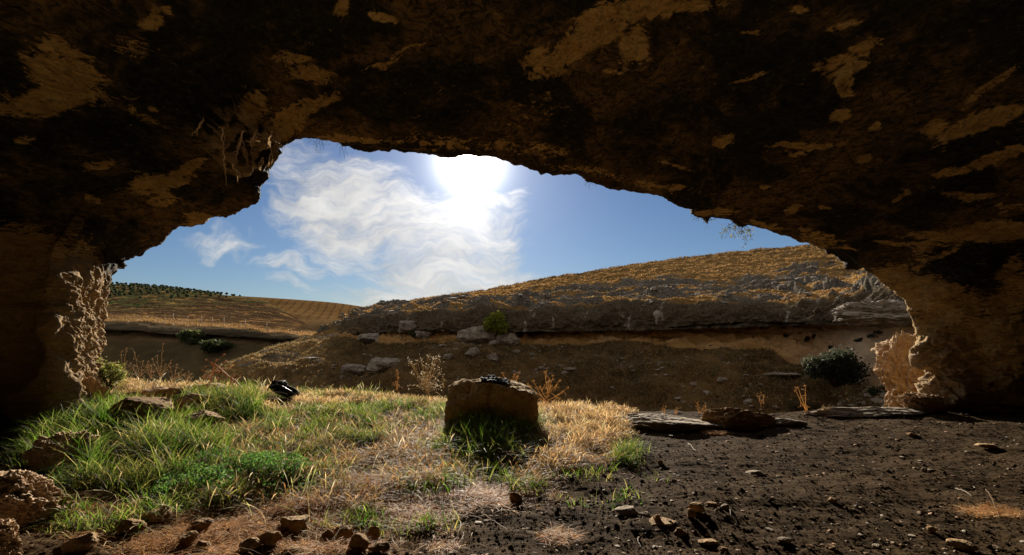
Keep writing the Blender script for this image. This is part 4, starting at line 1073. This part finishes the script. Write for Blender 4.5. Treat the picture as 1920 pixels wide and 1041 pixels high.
# ragged dry sprays behind boulder top
def spray(px, py, Y, tips, label, name='dry_spray', c=ORG, hd=.018, r0=.005, cat='dry plant', group=None):
    b_ = P(px, py, Y)
    def d(st, fl):
        for (a, b) in tips:
            tp = px2v(a, b, Y) + np.array([0, rng.uniform(-.06, .06), 0])
            cv = curve(np.zeros(3), tp, (0, 0, rng.uniform(-.03, .03)), jit=.03)
            st.tube(cv, np.linspace(r0, r0 * .4, 7), 5, c)
            spiky_head(fl, tp, (0, 0, 1), hd * 1.3, c)
            for _k in range(5):
                u = rng.integers(2, 7); w_ = cv[u] + rng.normal(size=3) * .045; st.tube([cv[u], w_], [r0 * .4, r0 * .2], 3, c); spiky_head(fl, w_, (0, 0, 1), hd * .6, c)
    return plant(name, b_, label, cat, d, group)
spray(962, 730, BY + .5, [(-20, -30), (-26, -22), (12, -32), (8, -22), (2, -26)], 'feathery orange dry spray rising behind the boulder top')
g3 = ground_pt(1513, 776); spray(1513, 774, g3.y, [(-14, -46), (-6, -50), (-24, -42), (4, -10)], 'tall single stalk with three orange heads on the right edge', 'dry_stalk', ORG, .024, .009)
g3 = ground_pt(1434, 776); spray(1431, 758, g3.y - .6, [(-8, -14), (3, -16), (-5, -6)], 'short orange two headed sprig on the humped rock', 'dry_stalk', ORG, .022, .006)
g3 = ground_pt(1550, 778); spray(1550, 775, g3.y, [(-12, -14), (-6, -16), (6, -16), (14, -12), (0, -12), (-16, -8)], 'small pale branching twiglet right of the tall stalk', 'dry_twig', (.5, .38, .22), .006, .004)
g3 = ground_pt(1250, 778)
for i, (px, py, hh, lb) in enumerate([(1245, 779, 16, 'leftmost small orange sprig at the slab edge'), (1268, 779, 14, 'second small orange sprig at the slab edge'), (1312, 776, 20, 'bushy orange sprig beside the humped rock'), (1322, 778, 22, 'tall thin sprig beside the humped rock')]):
    spray(px, py, 9.4, [(rng.uniform(-6, 6), -hh), (rng.uniform(-8, 8), -hh * .7), (rng.uniform(-6, 6), -hh * .5)], lb, 'dry_sprig', ORG, .015, .004, group='orange sprigs along the rock edge')
spray(745, 735, 9.6, [(-1, -40), (0, -34), (1, -26), (-3, -18)], 'upright dry flower spike in the straw left of the white seeded herb', 'dry_spike', ORG, .02, .005)
spray(832, 728, 9.0, [(-1, -22), (1, -16)], 'short dry spike at the left side of the boulder', 'dry_spike', STR, .014, .004)
# shrub at the left pillar
gl_ = P(205, 712, 9.2)
e = bush('shrub', 207, 722, None, 66, 62, [(.14, .16, .03), (.09, .11, .025), (.20, .17, .05)], 'olive green shrub against the foot of the left pillar', 2600, (.012, .026), Y=9.3)
GL = 'dry herbs behind the left straw'
for (px, py, tips, lb) in [(262, 708, [(-10, -46), (8, -30), (-18, -26), (14, -18), (20, -30)], 'tall dry herb right of the olive green shrub'), (300, 708, [(2, -62), (-14, -34), (12, -24), (-4, -40), (20, -26)], 'tallest dry herb with a nodding head behind the straw'),
                           (326, 712, [(6, -28), (-8, -22), (14, -18), (20, -10)], 'low dry herb left of the leaning branch'), (232, 706, [(-6, -40), (6, -52), (-14, -26), (16, -20)], 'dry herb rising through the olive green shrub'), (350, 718, [(0, -20), (8, -16), (-8, -14)], 'smallest dry herb at the right end of the row'),
                           (283, 712, [(0, -26), (10, -20), (-10, -22), (4, -14)], 'dense short dry herb between two tall ones')]:
    spray(px, py, 9.7, tips, lb, 'dry_herb', (.46, .33, .20), .02, .004, 'dry plant', GL)
# leaning dead branch
eb = P(480, 752, 8.9)
def d5(st, fl):
    Y = 8.9; c = (.38, .22, .11)
    apex = px2v(-78, -70, Y); foot2 = px2v(-92, -24, Y)
    st.tube(curve(np.zeros(3), apex, (0, 0, .03), 9, .05), np.linspace(.016, .010, 9), 6, c)
    st.tube(curve(apex, foot2, (.05, 0, 0), 7, .03), np.linspace(.012, .008, 7), 6, c)
    st.tube(curve(apex * .6, px2v(-36, -4, Y), (.0, 0, 0), 7, .03), np.linspace(.012, .007, 7), 6, c)
    for _ in range(46):
        u = rng.uniform(0, 1); p0 = apex * u if rng.uniform() < .6 else apex * (1 - u) + foot2 * u
        p1 = p0 + rng.normal(size=3) * np.array([.11, .07, .08])
        st.tube(curve(p0, p1, (0, 0, .01)), np.linspace(.004, .002, 7), 3, c); spiky_head(fl, p1, (0, 0, 1), .024, (.55, .28, .12))
plant('dead_branch', eb, 'dead thistle branch leaning over the grass left of the black bag', 'branch', d5)

# hanging plants at the lip
def hanging(px, py, Y, tips, nl, label, ls=(.012, .028), lc=[(.05, .055, .02), (.08, .08, .03)]):
    e = empty('hanging_plant', P(px, py, Y)); tag(e, label, 'hanging plant', 'plants hanging from the cave lip')
    st = MB(); V_, q_, C_ = [], [], []
    ends = []
    for (a, b) in tips:
        tp = px2v(a, b, Y); cv = curve(np.zeros(3) + px2v(a * .3, -3, Y), tp, (rng.uniform(-.04, .04), 0, .04), 8, .06)
        st.tube(cv, np.linspace(.004, .002, 8), 4, (.08, .06, .03)); ends += [cv[k_] for k_ in range(3, 8)]
    st.build('twig', M_dry, e)
    if nl:
        ends = np.array(ends)
        V, q, C = leafmass(nl, lambda n: ends[rng.integers(0, len(ends), n)] + rng.normal(size=(n, 3)) * .035, ls, lc)
        mesh_np('foliage', V, [q], M_leaf, True, {'tint': C}, e)
hanging(598, 262, 9.25, [(-10, 8), (-2, 16), (6, 14), (-6, 22), (2, 24), (-20, 6), (14, 6), (8, 20)], 26, 'small leafy sprig hanging from the top left of the arch', (.008, .018))
hanging(640, 270, 9.5, [(0, 12), (-4, 22), (6, 28), (16, 6), (-10, 6), (12, 24)], 3, 'bare thread like twigs hanging right of the first sprig', (.006, .014))
hanging(530, 268, 9.0, [(-2, 22), (3, 12)], 0, 'two bare threads at the upper left corner of the arch')
hanging(1104, 338, 10.1, [(-6, 12), (0, 16), (8, 10), (-2, 8), (14, 12), (-9, 6)], 22, 'tiny leafy sprig at the middle of the right arch slope', (.008, .018))
hanging(1312, 406, 10.1, [(8, 14), (14, 20), (16, 10), (24, 8), (-10, 4), (32, 6), (-6, 8)], 60, 'leafy tuft under the notch in the right arch', (.01, .022))
hanging(1385, 420, 10.1, [(-30, 18), (-24, 28), (-10, 24), (0, 26), (10, 28), (20, 24), (26, 30), (-16, 14), (14, 40), (6, 18), (-34, 26), (24, 18), (-4, 12)], 210, 'largest leafy plant hanging from the right arch', (.012, .028), [(.09, .085, .02), (.13, .11, .03), (.05, .05, .02)])

# roots on the left bulge, made pale to stand in for sunlight on them
bv_c = BVHTree.FromPolygons([v.co.copy() for v in cave.data.vertices], [tuple(p.vertices) for p in cave.data.polygons if p.index % 1 == 0])
for (pts, lb) in [([(420, 238), (416, 258), (419, 275), (421, 300), (424, 325)], 'longest pale root strand on the left bulge of the roof'), ([(456, 246), (450, 268), (444, 282), (443, 296)], 'pale root strand right of the longest one'), ([(378, 228), (372, 240), (368, 246)], 'short pale root strand left of the longest one'),
                  ([(436, 308), (440, 318), (450, 324), (449, 332)], 'crooked little root strand below the others'), ([(482, 244), (474, 258), (468, 270)], 'thin slanting root strand near the rim'), ([(512, 246), (504, 262), (508, 282), (506, 300)], 'pale root strand hanging at the very rim'), ([(492, 296), (494, 306), (486, 318)], 'short forked root strand beside the rim')]:
    cv = []
    for q in crom(np.array(pts, float), np.linspace(0, len(pts) - 1, 14)):
        l_, n_ = hit(bv_c, q[0] + random.uniform(-2, 2), q[1])
        if l_ is not None and l_.y < 10.5: cv.append(np.array(l_) * .985 + np.array([0, 0, CAMH * .015]))
    if len(cv) > 4:
        mb = MB(); cv = np.array(cv); cc3 = (.75, .62, .45)
        mb.tube(cv, np.linspace(.014, .006, len(cv)), 5, cc3)
        for _ in range(12):
            k_ = rng.integers(0, len(cv)); d_ = rng.normal(size=3) * np.array([.05, .02, .05]) - np.array([0, .01, .03])
            mb.tube([cv[k_], cv[k_] + d_ * .6, cv[k_] + d_ * np.array([.6, 1, 1.4])], [.007, .005, .002], 4, cc3)
        o = mb.build('root', M_dry); tag(o, lb, 'root', 'pale roots on the left bulge')
# ---------------------------------------------------------------- bag and cloth
g = ground_pt(527, 750); g.z += .0; Yb = g.y
e = empty('bag', g); tag(e, 'black bag with pale trimmed straps lying in the grass left of centre', 'bag')
b_ = rock_mesh('body', .25, .13, .10, 301, M_cloth, sub=5, planes=2, rough=.05, boxy=.35); b_.parent = e; b_.location = (.02, .1, .16); b_.rotation_euler = (R(-20), R(24), 0)
b_ = rock_mesh('top_pocket', .10, .08, .07, 302, M_cloth, sub=4, planes=4, rough=.08, boxy=.3); b_.parent = e; b_.location = (-.06, .12, .26); b_.rotation_euler = (0, R(-10), 0)
mb = MB(); mb.tube([(-.25, 0, .17), (-.18, -.06, .25), (-.05, -.08, .29), (.06, -.07, .25), (.2, -.05, .16), (.26, 0, .05)], .012, 6); mb.build('strap', M_strap, e)
mb = MB(); mb.tube([(-.24, -.02, .11), (-.1, -.09, .16), (.05, -.09, .15), (.16, -.08, .11)], .009, 6); mb.build('strap', M_buckle, e)
mb = MB(); mb.tube([(-.07, 0, .32), (-.03, -.03, .345), (.03, -.02, .33), (.06, 0, .29)], .009, 6); mb.build('handle', M_buckle, e)
mb = MB(); mb.tube([(.24, -.03, .13), (.28, -.02, .08), (.29, 0, .02), (.24, 0, -.02)], .010, 6); mb.build('trim', M_strap, e)
# cloth on the boulder
gx_, gy_ = np.meshgrid(np.linspace(-1, 1, 46), np.linspace(-1, 1, 34))
pz = np.stack([gx_ * 1.4, gy_ * 1.4, 0 * gx_], -1)
zz = .018 + ridged(pz * 1.3 + 3, 3, 171) * .022 + fbm(pz * 3, 2, 173) * .01
rad_ = 1 - .18 * pnoise(pz * 1.1 + 8)
bvb = BVHTree.FromObject(bo, bpy.context.evaluated_depsgraph_get())
cx_ = (930 - 960) / F * BY; 
CV = []
for j in range(gx_.shape[0]):
    for i in range(gx_.shape[1]):
        x_ = cx_ + gx_[j, i] * .22 * rad_[j, i]; y_ = BY - .12 + gy_[j, i] * .17 * rad_[j, i]
        l_, n_, i_, d_ = bvb.ray_cast(Vector((x_ - bo.location.x, y_ - bo.location.y, 3)), Vector((0, 0, -1)))
        zt = (l_.z + bo.location.z) if l_ else .8
        CV.append((x_, y_, zt + max(.004, zz[j, i])))
o = mesh_np('cloth', CV, [grid_faces(34, 46)], M_cloth, True); sm_ = o.modifiers.new('thick', 'SOLIDIFY'); sm_.thickness = .006
tag(o, 'crumpled black cloth lying on top of the squared boulder', 'cloth')

# twigs on the ground
GT = 'pale twigs lying on the earth'
def twig(pts, r, label, c=(.55, .48, .38), lift=.012):
    w_ = [ground_pt(a, b) for a, b in pts]
    tt = np.linspace(0, len(w_) - 1, 24)
    cv = crom(np.array([(p.x, p.y, p.z) for p in w_]), tt)
    cv[:, 2] = fh(cv[:, 0], cv[:, 1]) + lift + .012 * np.sin(np.linspace(0, 3.1, 24))
    mb = MB(); mb.tube(cv, np.linspace(r, r * .6, 24), 6, c); o = mb.build('twig', M_dry); tag(o, label, 'twig', GT)
twig([(852, 962), (864, 985), (858, 1010), (830, 1030), (800, 1040)], .004, 'long pale curved twig bending at the edge of the litter')
twig([(733, 1005), (738, 1022), (750, 1036)], .004, 'short pale curved twig left of the long curved one')
twig([(672, 980), (690, 968)], .006, 'bright white straight twig in the orange litter')
twig([(902, 963), (930, 985), (955, 1003)], .003, 'thin pale twig on bare earth right of the long curved one')
twig([(1198, 1010), (1196, 1020), (1202, 1030)], .004, 'small curved white twig below the pale slab')
twig([(1368, 955), (1370, 970)], .004, 'tiny white twig beside the thin dark flake')
twig([(1792, 918), (1822, 933)], .004, 'straight pale twig far right')
twig([(1848, 920), (1862, 945), (1872, 968)], .003, 'long thin tan stem right of the straight pale twig', (.35, .25, .15))
twig([(1290, 833), (1305, 848)], .005, 'pale twig on the earth in front of the slab')
twig([(775, 1040), (800, 1025)], .004, 'pale twig crossing at the bottom edge')
